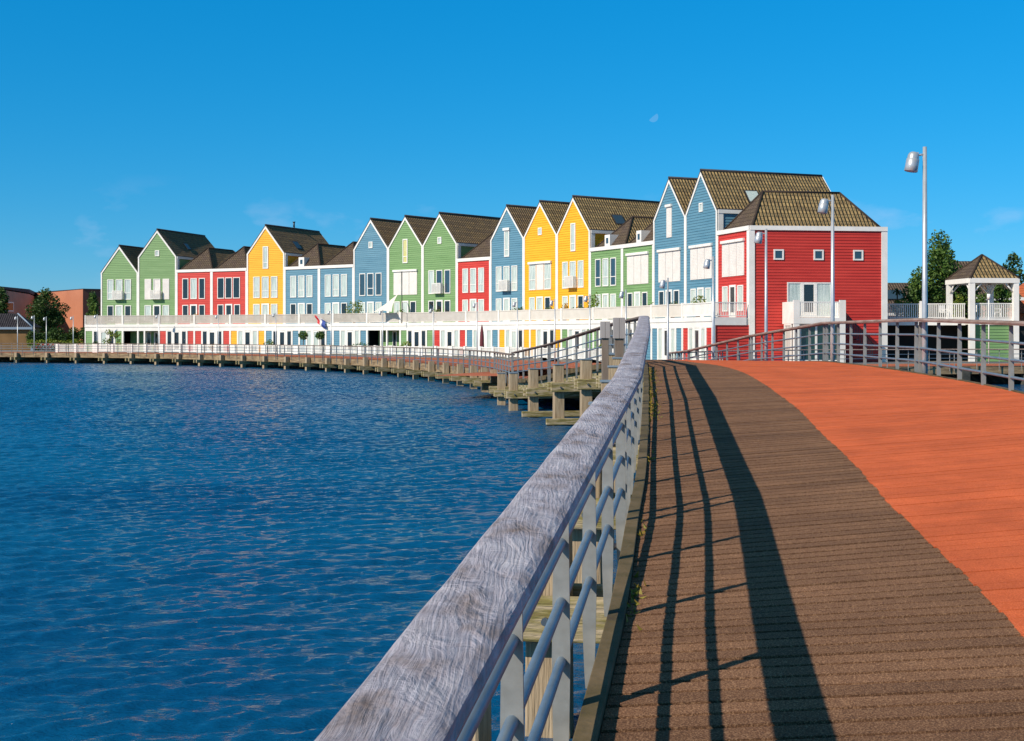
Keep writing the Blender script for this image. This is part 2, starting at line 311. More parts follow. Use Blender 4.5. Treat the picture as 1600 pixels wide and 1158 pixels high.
def leaves(mb, blobs, n, size, m=0, hollow=.45):
    tot = sum(b[3]*b[4]*b[5] for b in blobs)
    for b in blobs:
        k = max(6, int(n*b[3]*b[4]*b[5]/tot))
        for _ in range(k):
            while True:
                p = Vector((random.uniform(-1, 1), random.uniform(-1, 1), random.uniform(-1, 1))); l = p.length
                if hollow < l < 1: break
            p = Vector((b[0]+p.x*b[3], b[1]+p.y*b[4], b[2]+p.z*b[5]))
            s = size*random.uniform(.6, 1.4)
            a = Vector((random.gauss(0, 1), random.gauss(0, 1), random.gauss(0, .7))).normalized()
            c = a.cross(Vector((random.gauss(0, 1), random.gauss(0, 1), random.gauss(0, 1)))).normalized()
            mb.poly([p-a*s, p-c*s*.55, p+a*s, p+c*s*.55], m)

# ------------------------------------------------------------------ plan of the place (metres, eye at the origin)
WZ = -2.8; GZ = -1.75
Lp = [(-1.02,-4,-2.0),(-.405,0,-1.78),(.43,5.53,-1.5),(.64,7,-1.44),(.935,9.4,-1.36),(1.29,12.2,-1.226),(1.97,18.4,-.96),(2.77,26,-.68),(3.12,30,-.615),(3.05,33,-.61),(2.65,37,-.83),(1.95,41,-1.08),(1.2,45,-1.42),(.45,49.5,-1.69),(0.1,53,-1.75)]
Rp = [(3.9,-4,-1.8),(4.6,0,-1.55),(5.3,5.5,-1.27),(5.55,7.5,-1.17),(5.85,10,-1.05),(6.2,12.8,-.92),(6.95,18.2,-.755),(7.4,25,-.66),(7.65,29.5,-.64),(7.75,33,-.66),(7.65,38,-.82),(7.4,42,-1.05),(7.05,46,-1.33),(6.6,50.5,-1.6),(6.3,54.5,-1.75)]
WL = [(.1,53),(-.55,60),(-1.7,67.5),(-3.5,75),(-5.8,82.5),(-9.3,91.5),(-15.6,103),(-24,114),(-34.5,125),(-45,131.5),(-56,135.5),(-70,139),(-95,143)]
WR = [(6.3,54.5),(7.3,59),(10,65),(14.5,70),(21,73),(29,74.8),(40,76),(60,77),(95,78)]
def cr(P, t):
    n = len(P); i = min(max(int(math.floor(t)), 0), n-2); f = t-i
    g = lambda k: Vector(P[min(max(k, 0), n-1)])
    p0, p1, p2, p3 = g(i-1), g(i), g(i+1), g(i+2)
    return .5*((2*p1)+(-p0+p2)*f+(2*p0-5*p1+4*p2-p3)*f*f+(-p0+3*p1-3*p2+p3)*f**3)
def dense(P, k=12): return [cr(P, i/k) for i in range((len(P)-1)*k+1)]
class Path:
    def __init__(s, pts):
        s.p = pts; s.s = [0]
        for a, b in zip(pts, pts[1:]): s.s.append(s.s[-1]+(b-a).length)
        s.len = s.s[-1]
    def at(s, d):
        if d <= 0: return s.p[0]+(s.p[1]-s.p[0]).normalized()*d
        if d >= s.len: return s.p[-1]+(s.p[-1]-s.p[-2]).normalized()*(d-s.len)
        lo, hi = 0, len(s.s)-1
        while hi-lo > 1:
            m = (lo+hi)//2
            if s.s[m] <= d: lo = m
            else: hi = m
        f = (d-s.s[lo])/max(1e-9, s.s[hi]-s.s[lo]); return s.p[lo].lerp(s.p[hi], f)
    def tan(s, d): t = s.at(d+.15)-s.at(d-.15); t.z = 0; return t.normalized()
    def of_y(s, y):
        for i, p in enumerate(s.p):
            if p.y >= y: return s.s[i]
PL = Path(dense([Vector(p) for p in Lp])); PR = Path(dense([Vector(p) for p in Rp]))
WLd = dense([Vector((x, y, GZ)) for x, y in WL]); WRd = dense([Vector((x, y, GZ)) for x, y in WR])
PWL = Path(WLd); PWR = Path(WRd)
def lateral(t, side): return Vector((-t.y, t.x, 0)) if side < 0 else Vector((t.y, -t.x, 0))   # side -1 = left of travel

# ------------------------------------------------------------------ water, ground
import numpy as np
def wave_height(x, y):
    rs = np.random.RandomState(11); h = np.zeros_like(x); n = 64
    for k in range(n):
        lam = .155*(.85/.155)**(k/(n-1)); kk = 2*pi/lam; th = radians(-74)+rs.normal(0, .45)
        s_ = .031*(1.2-.6*k/(n-1)); h += s_/kk*np.sin(kk*(x*cos(th)+y*sin(th))+rs.uniform(0, 2*pi)+.8*np.sin(.35*x+rs.uniform(0, 6))+.6*np.sin(.5*y+rs.uniform(0, 6)))
    gust = 1+.28*np.sin(.21*x+.6*np.sin(.17*y))*np.sin(.13*y+1)
    return h*gust
def water_mesh():
    VV = []; FF = []; nv = 0
    # three bands, finest next to the bridge
    for (x0, x1, y0, y1, st) in ((-17, 4.0, 3.5, 31.0, .036), (-47, 5, 31.0, 100.0, .058), (-66, 3, 100.0, 139.0, .10)):
        xs = np.arange(x0, x1, st); ys = np.linspace(y0, y1, int((y1-y0)/st))
        Xg, Yg = np.meshgrid(xs, ys); keep = (Xg > -.46*Yg-2.5) & (Xg < .06*Yg+1.5)
        Zg = WZ+wave_height(Xg, Yg)
        idx = -np.ones(Xg.shape, np.int64); idx[keep] = np.arange(keep.sum())+nv
        ok = keep[:-1, :-1] & keep[:-1, 1:] & keep[1:, 1:] & keep[1:, :-1]
        VV.append(np.stack([Xg[keep], Yg[keep], Zg[keep]], 1)); nv += int(keep.sum())
        FF.append(np.stack([idx[:-1, :-1][ok], idx[:-1, 1:][ok], idx[1:, 1:][ok], idx[1:, :-1][ok]], 1))
    V = np.vstack(VV+[[(-6000, -300, WZ-.05), (6000, -300, WZ-.05), (6000, 9000, WZ-.05), (-6000, 9000, WZ-.05)]]); F_ = np.vstack(FF+[[[nv, nv+1, nv+2, nv+3]]])
    me = bpy.data.meshes.new('water'); me.vertices.add(len(V)); me.vertices.foreach_set('co', V.astype(np.float32).ravel())
    me.loops.add(F_.size); me.loops.foreach_set('vertex_index', F_.astype(np.int32).ravel())
    me.polygons.add(len(F_)); me.polygons.foreach_set('loop_start', np.arange(0, F_.size, 4, dtype=np.int32)); me.polygons.foreach_set('use_smooth', np.ones(len(F_), bool))
    me.materials.append(M['water']); me.update(calc_edges=True)
    o = bpy.data.objects.new('water', me); COL.objects.link(o); return o
tag(water_mesh(), kind='structure')
inset = 3.2
fl = []
for d in [k*2 for k in range(int(PWL.len/2)+1)]:
    t = PWL.tan(d); fl.append(PWL.at(d)+lateral(t, 1)*inset)
fr_ = []
for d in [k*2 for k in range(int(PWR.len/2)+1)]:
    t = PWR.tan(d); fr_.append(PWR.at(d)+lateral(t, -1)*inset)
front = fl[::-1]+[Vector((2.2, 60, GZ)), Vector((4, 60.5, GZ)), Vector((6, 61.5, GZ))]+fr_[3:]
front = [Vector((-900, 200, GZ))]+front+[Vector((900, 150, GZ))]
mb = MB(); gz = GZ-.02
for a, b in zip(front, front[1:]):
    a0 = Vector((a.x, a.y, gz)); b0 = Vector((b.x, b.y, gz))
    a1 = Vector((a0.x*6-(0), 9000, gz)); b1 = Vector((b0.x*6, 9000, gz))
    mb.poly([a0, b0, b1, a1]); mb.poly([(a.x, a.y, WZ-1), (b.x, b.y, WZ-1), b0, a0], 1)
o = mb.build('ground', [M['ground'], M['stone']]); tag(o, kind='structure')

# ------------------------------------------------------------------ bridge deck
U0 = .385
bridge = empty('footbridge', (3, 20, -1.2), 'curved timber bridge with brown walking boards and an orange cycle lane', 'bridge')
mbd = MB(); total = 0; tlist = [0.0]
# arc-length stations on the centre line
cent = Path([ (a+b)/2 for a, b in zip(dense([Vector(p) for p in Lp]), dense([Vector(p) for p in Rp]))])
NT = (len(Lp)-1)*12
def edge_at(d):
    # parameter for a distance along the centre line
    s_ = cent.s; lo, hi = 0, len(s_)-1
    while hi-lo > 1:
        m_ = (lo+hi)//2
        if s_[m_] <= d: lo = m_
        else: hi = m_
    t = (lo+(d-s_[lo])/max(1e-9, s_[hi]-s_[lo]))/12
    return cr([Vector(p) for p in Lp], t), cr([Vector(p) for p in Rp], t), t
pitch = .148; k = 0; d = 0.0
LV = [Vector(p) for p in Lp]; RV = [Vector(p) for p in Rp]
while d < cent.len-.2:
    a0, b0, t0 = edge_at(d+.014+random.uniform(0, .003)); a1, b1, t1 = edge_at(d+pitch-.014-random.uniform(0, .004))
    u = U0 + .0015*sin(d*1.3)
    if t0 > 6.6: u = U0-.115*((t0-6.6)+.35*(math.exp(-(t0-6.6)*3)-1))
    u = max(u, .16)
    jz = random.uniform(-.0025, .0025)
    nseg = 5
    def pt(a, b, q, dz=0): p = a.lerp(b, q); p.z += jz+dz; return p
    ub = u+random.uniform(-.002, .002)
    segs = [(0, ub, 0), (ub, 1, 1)]
    for (qa, qb, mm) in segs:
        gap = 0 if mm == 0 else .0
        A0, A1 = pt(a0, b0, qa), pt(a0, b0, qb); B0, B1 = pt(a1, b1, qa), pt(a1, b1, qb)
        if mm == 1:   # the coating nearly closes the joints
            a2, b2, _ = edge_at(d+pitch-.0045); a3, b3, _ = edge_at(d+.004)
            A0, A1 = pt(a3, b3, qa, .004), pt(a3, b3, qb, .004); B0, B1 = pt(a2, b2, qa, .004), pt(a2, b2, qb, .004)
        dn = Vector((0, 0, -.035))
        mbd.hexa([A0+dn, A1+dn, B1+dn, B0+dn, A0, A1, B1, B0], mm, skip=(0,))
    d += pitch
o = mbd.build('deck_boards', [M['deck_b'], M['deck_o']], bridge)
# dark underlay and edge stringers
mbu = MB(); mbk = MB(); mbs = MB(); mbr = MB()
A = dense(LV, 6); B = dense(RV, 6)
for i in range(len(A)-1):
    dn = Vector((0, 0, -.055)); mbu.poly([A[i]+dn, B[i]+dn, B[i+1]+dn, A[i+1]+dn])  # near-black sheet stands in for the shade below the board gaps
def along(mb, pts, side, o0, o1, z0, z1, m=0):
    """a bar following a path between lateral offsets o0..o1 and heights z0..z1"""
    n = len(pts)
    ls = []
    for i in range(n):
        t = pts[min(i+1, n-1)]-pts[max(i-1, 0)]; t.z = 0; t.normalize(); ls.append(lateral(t, side))
    for i in range(n-1):
        p, q = pts[i], pts[i+1]; lp, lq = ls[i], ls[i+1]; Z = Vector((0, 0, 1))
        c = [p+lp*o0+Z*z0, p+lp*o1+Z*z0, q+lq*o1+Z*z0, q+lq*o0+Z*z0, p+lp*o0+Z*z1, p+lp*o1+Z*z1, q+lq*o1+Z*z1, q+lq*o0+Z*z1]
        if side < 0: c = [c[1], c[0], c[3], c[2], c[5], c[4], c[7], c[6]]
        sk = []
        if i > 0: sk.append(2)
        if i < n-2: sk.append(4)
        mb.hexa(c, m, skip=sk)
mbu.build('gap_shade_sheet', M['under'], bridge)
along(mbk, A, -1, .004, .092, -.12, .032); mbk.build('edge_kerb', M['kerb'], bridge, bevel=.006)
along(mbr, B, 1, .004, .07, -.12, .02); mbr.build('edge_kerb', M['kerb'], bridge)
mbs = MB(); along(mbs, A, -1, -.25, -.03, -.50, -.06); mbs.build('edge_stringer', M['beam'], bridge)
mbs = MB(); along(mbs, B, 1, -.25, -.03, -.50, -.06); mbs.build('edge_stringer', M['beam'], bridge)
# piles and crossbeams of the bridge
def frustum(mb, c, w0, w1, z0, z1, ang, m=0):
    ca, sa = cos(ang), sin(ang); pts = []
    for (w_, z) in ((w0, z0), (w1, z1)):
        for x, y in ((-1, -1), (1, -1), (1, 1), (-1, 1)):
            x *= w_/2; y *= w_/2; pts.append((c.x+x*ca-y*sa, c.y+x*sa+y*ca, z))
    mb.hexa(pts, m)
def bent(parent, P, s, side, out, inn, capz, low=False, cap=True):
    p = P.at(s); t = P.tan(s); l = lateral(t, side); ang = atan2(t.y, t.x)
    q = p+l*out
    mb = MB(); frustum(mb, q, .33, .30, WZ-.8, p.z+capz, ang)
    po = mb.build('pile', M['timber'], parent, bevel=.015)
    if cap:
        mc = MB(); frustum(mc, q, .335, .34, p.z+capz+.001, p.z+capz+.03, ang); mc.build('pile_cap', M['cap'], po)
    for sgn in (-1, 1):
        mb = MB(); c0 = p+l*(out+.30)+t*(sgn*.235-.065); 
        mb.box((c0.x, c0.y, p.z-.72), -l*(out+inn+.30), t*.13, (0, 0, .30))
        mb2 = mb.build('crossbeam', M['beam'], parent, bevel=.02)
        if sgn < 0:
            for zz in (-.57,):
                mk = MB(); c = p+l*out+t*(-.235-.065-.012); mk.tube([Vector((c.x, c.y, p.z+zz)), Vector((c.x, c.y, p.z+zz))-t*.03], .03, 8); mk.build('bolt', M['bolt'], mb2)
    if low:
        mb = MB(); c0 = p+l*(out+.45)+t*-.3; mb.box((c0.x, c0.y, WZ+.02), -l*(out+inn+.45), t*.13, (0, 0, .20)); mb.build('low_brace', M['beam'], parent, bevel=.02)
s8 = PL.of_y(8.9)
sp = []
k = -3
while True:
    s = s8+k*3.95; k += 1
    if s > PL.len-.4: break
    if s > 0.2: sp.append(s)
for s in sp: bent(bridge, PL, s, -1, .62, 3.2, .12 if PL.at(s).y < 44 else .22, low=33 < PL.at(s).y < 47)
s = 2.0
while s < PR.len-1: bent(bridge, PR, s, 1, .35, 2.0, -.2, cap=False); s += 3.95

# ------------------------------------------------------------------ railings
def railing(name, P, side, s0, s1, joint0, label, cat='railing', seclen=8.7, group=None, near=True, top=1.0, tubes=(.70, .46, .22), railoff=.12, sidemat=1):
    """hardwood handrail in straight lengths, flat steel posts, three tubes"""
    r0 = P.at(s0); root = empty(name, (r0.x, r0.y, r0.z), label, cat, group)
    js = [s0]; j = joint0
    while j < s0+.3: j += seclen
    while j < s1-.3: js.append(j); j += seclen
    js.append(s1)
    lifts = []
    off = .13
    def pp(s, o_=None): return P.at(s)+lateral(P.tan(s), side)*(off if o_ is None else o_)
    # posts: offsets from joints
    posts = []
    j = joint0
    while j > s0: j -= seclen
    while j < s1:
        for o_ in (.15, 1.55, 2.95, 4.35, 5.75, 7.15, 8.55):
            if s0 <= j+o_ <= s1: posts.append(j+o_)
        j += seclen
    def chord(s):
        for a, b in zip(js, js[1:]):
            if a <= s <= b:
                f = (s-a)/(b-a); return pp(a).lerp(pp(b), f)
        return pp(s)
    pr_prof = [(-.30, .040), (-.20, .052), (-.02, .066), (.25, .074), (.6, .066), (top-.065, .055)]
    postmesh = None
    for s in posts:
        c = chord(s); t = P.tan(s); l = lateral(t, side); dz = P.at(s).z
        if postmesh is None:
            mb = MB(); th = .014
            rows = []
            for z, wd in pr_prof:
                rows.append([Vector((-wd/2-.0, -th/2, z)), Vector((wd/2, -th/2, z)), Vector((wd/2, th/2, z)), Vector((-wd/2, th/2, z))])
            for a, b in zip(rows, rows[1:]):
                for q in range(4): mb.poly([a[q], a[(q+1) % 4], b[(q+1) % 4], b[q]])
            mb.poly(rows[0][::-1]); mb.poly(rows[-1])
            o = mb.build('post', M['galv']); postmesh = o.data
        else:
            o = bpy.data.objects.new('post', postmesh); COL.objects.link(o)
        o.location = (c.x, c.y, c.z); o.rotation_euler = (0, 0, atan2(l.y, l.x)); attach(o, root)
    zs = tubes
    for z in zs:
        mb = MB()
        pts = [pp(a)+Vector((0, 0, z)) for a in js]
        mb.tube(pts, .021, 10 if near else 6); mb.build('horizontal_tube', M['tube'], root)
    # handrail lengths
    for a, b in zip(js, js[1:]):
        A_, B_ = pp(a, railoff), pp(b, railoff); d_ = (B_-A_); L_ = d_.length; t = d_.normalized(); th_ = Vector((t.x, t.y, 0)).normalized(); l = lateral(th_, side)
        g = .004
        n = max(2, int(L_/(.12 if (near and A_.y < 20) else 1.5)))
        mb = MB(); rings = []
        W = .108; q_ = top-1; prof = [(-W+.012, .942+q_), (W-.012, .942+q_), (W-.002, .952+q_), (W, .966+q_), (W-.006, .982+q_), (W-.020, .995+q_), (W-.042, 1.001+q_), (0, 1.004+q_), (-W+.03, 1.0+q_), (-W+.008, .990+q_), (-W, .972+q_)]
        for i in range(n+1):
            f = g/L_+(1-2*g/L_)*i/n; c = A_.lerp(B_, f)
            wob = .0012*sin(i*.9)+random.uniform(-.0006, .0006) if n > 20 else 0
            rings.append([c+l*(x+(wob if abs(x) > .1 else 0))+Vector((0, 0, z+(wob*.5 if z > .98+q_ else 0))) for x, z in prof])
        np_ = len(prof)
        for i in range(n):
            for q in range(np_):
                q2 = (q+1) % np_; mm = 0 if q in (3, 4, 5, 6, 7, 8, 9) else (sidemat if A_.y < 20 else 1)
                if A_.y > 26 and side < 0: mm = 1
                f_ = [rings[i][q], rings[i][q2], rings[i+1][q2], rings[i+1][q]]
                if side < 0: f_ = f_[::-1]
                mb.poly(f_, mm, smooth=q not in (0, np_-1))
        mb.poly(rings[0], 1); mb.poly(rings[-1][::-1], 1)
        hr = mb.build('handrail', [M['railtop'] if side < 0 and A_.y < 26 else M['rail_brown'], M['railside'] if side < 0 else M['rail_brown']])
        attach(hr, root)
    return root
jl = PL.of_y(9.25)
jl0 = jl
while jl0 > 8.7: jl0 -= 8.7
LFULL = Path(PL.p+PWL.p[1:]); RFULL = Path(PR.p+PWR.p[1:])
s_end = jl
while s_end+8.7 < PL.len+3: s_end += 8.7
railing('bridge_railing', LFULL, -1, .01, s_end, jl0, 'near left bridge railing with broad weathered grey handrail beside the water', top=1.08, tubes=(.724, .487, .25), railoff=.085, sidemat=0)
sL = s_end+.02; 
railing('promenade_railing', LFULL, -1, sL, min(LFULL.len-8, sL+8.7*14), s_end, 'long thin railing along the curved boardwalk in front of the row of houses', near=False)
jr = PR.of_y(23.15)
s_r = jr
while s_r+8.7 < PR.len+2: s_r += 8.7
jr0 = jr
while jr0 > 8.7: jr0 -= 8.7
railing('bridge_railing', RFULL, 1, .01, s_r, jr0, 'right hand bridge railing with grey timber handrail beside the orange lane')
railing('promenade_railing', RFULL, 1, s_r+.02, RFULL.len-20, s_r, 'low railing on the boardwalk beyond the bridge, below the white pavilion', near=False)

# ------------------------------------------------------------------ promenade (boardwalk)
prom = empty('boardwalk', (-10, 95, GZ), 'brick red boardwalk on timber piles along the water', 'boardwalk')
def strip(P, side, widths, n):
    mbp = MB(); pts = []
    for i in range(n+1):
        s = P.len*i/n; p = P.at(s); l = lateral(P.tan(s), side); f = i/n
        w_ = widths(f, p); pts.append((p, p+l*w_))
    return pts
def wl(f, p): return 5.0+5.0*math.exp(-((p.y-82)/22)**2)
ptsL = strip(PWL, 1, wl, 90); ptsR = strip(PWR, -1, lambda f, p: 6.0+4*max(0, 1-f*4), 60)
mbp = MB()
def boards(mbp, pts, z, flip):
    for (a, b), (c, d_) in zip(pts, pts[1:]):
        n = max(1, int(((a-c).length+(b-d_).length)/2/.45))
        for k in range(n):
            f0 = k/n; f1 = (k+.985)/n
            q = [a.lerp(c, f0), b.lerp(d_, f0), b.lerp(d_, f1), a.lerp(c, f1)]
            q = [Vector((v.x, v.y, z)) for v in q]
            if flip: q = q[::-1]
            mbp.poly(q)
boards(mbp, ptsL, GZ, False); boards(mbp, ptsR, GZ, True)
mbp.build('deck_boards', M['prom'], prom)
mbp = MB()   # triangular landing where the bridge meets the boardwalk
ctr = [ptsL[0][0], ptsL[0][1]]
dz_ = Vector((0, 0, -.004)); poly = [ptsL[0][0]+dz_, ptsR[0][0]+dz_]+[ptsR[k][0].lerp(ptsR[k][1], .9)+dz_ for k in (1, 3, 5)]+[Vector((12, 78, GZ-.004)), Vector((4, 84, GZ-.004))]+[ptsL[k][0].lerp(ptsL[k][1], .9)+dz_ for k in (14, 11, 8, 5, 3, 1)]
mbp.poly(poly); mbp.build('landing', M['prom'], prom)
ed = [p for p in dense([Vector((x, y, GZ)) for x, y in WL], 5)]; er = [p for p in dense([Vector((x, y, GZ)) for x, y in WR], 5)]
mbf = MB(); along(mbf, ed, -1, -.06, .06, -.46, -.012); mbf.build('edge_beam', M['fasc_o'], prom)
mbf = MB(); along(mbf, er, 1, -.06, .06, -.46, -.012); mbf.build('edge_beam', M['fasc_o'], prom)
s = 3.95-((PL.len-sp[-1]) % 3.95)
while s < PWL.len-4 and PWL.at(s).x > -62:
    p = PWL.at(s); t = PWL.tan(s); l = lateral(t, -1); ang = atan2(t.y, t.x); q = p+l*.30
    mb = MB(); frustum(mb, q, .34, .32, WZ-.8, p.z+(.18 if p.y < 95 else .02), ang); po = mb.build('pile', M['timber'], prom)
    mb = MB(); c0 = p+l*.85-t*.30; mb.box((c0.x, c0.y, WZ+.30), -l*3.6, t*.14, (0, 0, .30)); mb.build('crossbeam', M['beam'], prom)
    mb = MB(); c0 = p+l*.85+t*.20; mb.box((c0.x, c0.y, WZ+.30), -l*3.6, t*.14, (0, 0, .30)); mb.build('crossbeam', M['beam'], prom)
    s += 3.95
s = 3
while s < PWR.len-50:
    p = PWR.at(s); t = PWR.tan(s); l = lateral(t, 1); ang = atan2(t.y, t.x); q = p+l*.1
    mb = MB(); frustum(mb, q-l*.2, .5, .48, WZ-.8, p.z-.05, ang); mb.build('pile', M['stone'], prom)
    s += 3.95

# ------------------------------------------------------------------ lamps
def lamp(x, y, z0, h, label, group='street lamps', near=False):
    root = empty('street_lamp', (x, y, z0), label, 'street lamp', group)
    mb = MB(); mb.tube([(x, y, z0-.3), (x, y, z0+1.0), (x, y, z0+h)], [.052, .050, .036], 14); mb.build('pole', M['lamp'], root)
    mb = MB(); hz = z0+h-.14; mb.tube([(x-.03, y, hz), (x-.14, y, hz-.01)], .02, 8); mb.box((x-.15, y-.03, hz-.05), (.03, 0, 0), (0, .06, 0), (0, 0, .09)); mb.build('arm', M['lamp'], root)
    ax = Vector((.17, 0, 1)).normalized(); c = Vector((x-.235, y-.02, hz-.17))
    prof = [(-.17, .108), (-.165, .118), (-.06, .116), (.05, .114), (.058, .104), (.075, .104), (.13, .098), (.165, .078), (.185, .048), (.19, .0)]
    mb = MB(); mb.tube([c+ax*(q*1.0+.03) for q, r in prof], [r for q, r in prof], 18, caps=False)
    mb.tube([c+ax*(-.13), c+ax*(-.131)], .10, 16); hd = mb.build('lamp_head', M['lamp'], root)
    mb = MB(); mb.tube([c+ax*(-.134), c+ax*(-.139)], .095, 16); mb.build('lens', M['lampglass'], hd)
    return root
lamp((1445-800)/FPX*23.15, 23.15, -.66, 4.08, 'tallest grey lamp post, rising from the right rail against open sky')
lamp((1301-800)/FPX*31.3, 31.3, -.65, 4.1, 'grey lamp post on the bridge rail in front of the red end house balcony')
lamp((1197-800)/FPX*39.2, 39.2, -.87, 4.15, 'grey lamp post on the bridge rail before the red house corner')
lamp((1114.5-800)/FPX*47.0, 47.0, -1.38, 4.3, 'grey lamp post before the end of the long white terrace')
lamp((1043.5-800)/FPX*55.0, 55.0, -1.75, 4.25, 'grey lamp post at the foot of the bridge before the tall blue houses')
for (px, D, top, lb) in [(978,66,455.6,'lamp post beside the shuttered green house, just past the handrail crest'),(921.5,74,462.5,'lamp post between the yellow and green houses, left of the grey boxed posts'),
        (867,83,469.5,'lamp post standing before the middle of the two right yellow gables'),(808.5,90,472,'lamp post before the narrow blue gable with shutter box'),
        (745.5,98,474,'lamp post before the narrow red house beside the closed burgundy parasol'),(677,107,482.7,'lamp post before the tall green gable with square window'),
        (598,113,485.8,'lamp post by the white shade sail'),(517.5,119,486,'lamp post beside the red white and blue flag'),
        (431,126,490,'lamp post before the tall yellow gable at left'),(341.5,132,492.5,'lamp post before the red house pair'),
        (248,138,492.5,'lamp post before the second green gable'),(152,140,492.5,'lamp post at the left end of the white terrace'),
        (114.5,144,495,'lamp post alone before the orange brick wall'),(72.5,144.5,496,'lamp post before the leafy tree at far left'),(53.5,144.5,494,'lamp post at the corner of the dark roofed shed'),(27.5,145,495,'leftmost lamp post, before the dark roofed shed')]:
    zt = (HY-top)*D/FPX; lamp((px-800)/FPX*D, D, GZ, zt-GZ+.1, lb, 'lamps along the boardwalk')

# ------------------------------------------------------------------ boxed posts at the crest
for (px, D, w_, top, bot, lb) in [(967.5, 29.0, .27, 496.5, 529, 'taller grey boxed timber post beside the bridge crest, nearer the handrail'), (945.5, 30.2, .22, 502.5, 528.5, 'smaller grey boxed timber post behind the bridge railing, left of its twin')]:
    x = (px-800)/FPX*D; zt = (HY-top)*D/FPX; zb = (HY-bot)*D/FPX
    r = empty('boxed_post', (x, D, -1.6), lb, 'post', 'pair of grey boxed posts')
    mb = MB()
    for q in range(2): mb.box((x-w_/2+q*w_/2+.002*q, D-.12, zb), (w_/2-.003, 0, 0), (0, .24, 0), (0, 0, zt-zb))
    mb.build('box', M['greybox'], r, bevel=.006)
    mb = MB(); mb.box((x-w_*.36, D-.08, WZ-.5), (w_*.72, 0, 0), (0, .16, 0), (0, 0, zb-WZ+.499)); mb.build('shaft', M['shaft'], r, bevel=.006)

# ------------------------------------------------------------------ row houses
Bx = [158,216,276,331,386,445,499,553,607,661,714.5,767,819,870.8,922.6,973,1022,1072,1121.5,1172]
def march(B, D0, w_):
    P = [Vector(((B[-1]-800)/FPX*D0, D0, 0))]
    for x in B[-2::-1]:
        a = (x-800)/FPX; X0, Y0 = P[-1].x, P[-1].y; A_ = a*a+1; b = -2*(a*X0+Y0); c = X0*X0+Y0*Y0-w_*w_
        D = (-b+sqrt(max(0, b*b-4*A_*c)))/2/A_; P.append(Vector((a*D, D, 0)))
    return P[::-1]
BP = march(Bx, 85.5, 4.8)
def tang(i):
    a = BP[max(i-1, 0)]; b = BP[min(i+1, len(BP)-1)]; return (b-a).normalized()
IN = [Vector((-tang(i).y, tang(i).x, 0)) for i in range(20)]
FX = [133,192,247,304,360,414,468,521,574,626,678,729,780,829,878,928,973,1019,1067,1114]
FP = []
for i in range(20):
    # front line of the terrace: along -IN until the point shows at the measured bearing, kept near 2.8 m
    n = IN[i]; best = None
    for dd in [2.5+.02*k for k in range(40)]:
        q = BP[i]-n*dd; e = abs(800+FPX*q.x/q.y-FX[i])
        if best is None or e < best[0]: best = (e, q)
    FP.append(best[1])
Z = lambda v, z: Vector((v.x, v.y, z))
EAVE = 9.0; RIDGE = 11.85; CORN = 7.38; DEPTH = 10.0
def lapwall(mb, p0, p1, z0, ztop, outward, lf=lambda z: 0, rf=lambda z: 1, row=.2, m=0):
    """lapped boards between z0 and ztop; lf/rf give the horizontal extent (0..1) at a height"""
    z = z0
    while z < ztop-1e-4:
        z2 = min(z+row, ztop)
        a0, b0, a1, b1 = lf(z), rf(z), lf(z2), rf(z2)
        ob = outward*.034; ot = outward*.004
        A_ = Z(p0.lerp(p1, a0), z)+ob; B_ = Z(p0.lerp(p1, b0), z)+ob; C_ = Z(p0.lerp(p1, b1), z2)+ot; D_ = Z(p0.lerp(p1, a1), z2)+ot
        mb.poly([A_, B_, C_, D_], m)
        mb.poly([Z(p0.lerp(p1, a0), z), Z(p0.lerp(p1, b0), z), B_, A_], m)
        z = z2
class Face:
    """local frame on a wall: u metres along from p0, z height, outward distance"""
    def __init__(s, p0, p1, outward): s.p0 = Vector((p0.x, p0.y, 0)); s.t = Vector((p1.x-p0.x, p1.y-p0.y, 0)); s.L = s.t.length; s.t.normalize(); s.n = Vector((outward.x, outward.y, 0)).normalized()
    def box(s, mb, u0, u1, z0, z1, d0, d1, m=0):
        o = s.p0+s.t*u0+s.n*d0; mb.box(Z(o, z0), s.t*(u1-u0), s.n*(d1-d0), (0, 0, z1-z0), m)
    def quad(s, mb, u0, u1, z0, z1, d, m=0):
        a = s.p0+s.t*u0+s.n*d; b = s.p0+s.t*u1+s.n*d; mb.poly([Z(a, z0), Z(b, z0), Z(b, z1), Z(a, z1)], m)
def window(F, parent, u0, u1, z0, z1, pane='pane_dark', fw=.07, sill=False, d=.0, name='window', fmat='white', mull=None):
    mb = MB(); D0, D1 = d+.012, d+.085
    F.box(mb, u0, u0+fw, z0, z1, D0, D1); F.box(mb, u1-fw, u1, z0, z1, D0, D1)
    F.box(mb, u0+fw, u1-fw, z1-fw, z1, D0, D1-.003); F.box(mb, u0+fw, u1-fw, z0, z0+fw, D0, D1-.003)
    if mull: F.box(mb, u0+fw, u1-fw, mull-.03, mull+.03, D0, D1-.01)
    o = mb.build(name, M[fmat], parent)
    mb = MB(); F.box(mb, u0+fw, u1-fw, z0+fw, z1-fw, d+.012, d+.040); mb.build('pane', M[pane], o)
    return o
def door(F, parent, u0, u1, z0, z1, pane='pane_dark', d=.0):
    mb = MB(); D0, D1 = d+.012, d+.09; fw = .15
    F.box(mb, u0, u0+fw, z0, z1, D0, D1); F.box(mb, u1-fw, u1, z0, z1, D0, D1)
    F.box(mb, u0+fw, u1-fw, z1-fw, z1, D0, D1-.003); F.box(mb, u0+fw, u1-fw, z0, z0+.35, D0, D1-.003)
    o = mb.build('door', M['white'], parent)
    mb = MB(); F.box(mb, u0+fw, u1-fw, z0+.35, z1-fw, d+.012, d+.04); mb.build('pane', M[pane], o)
    return o
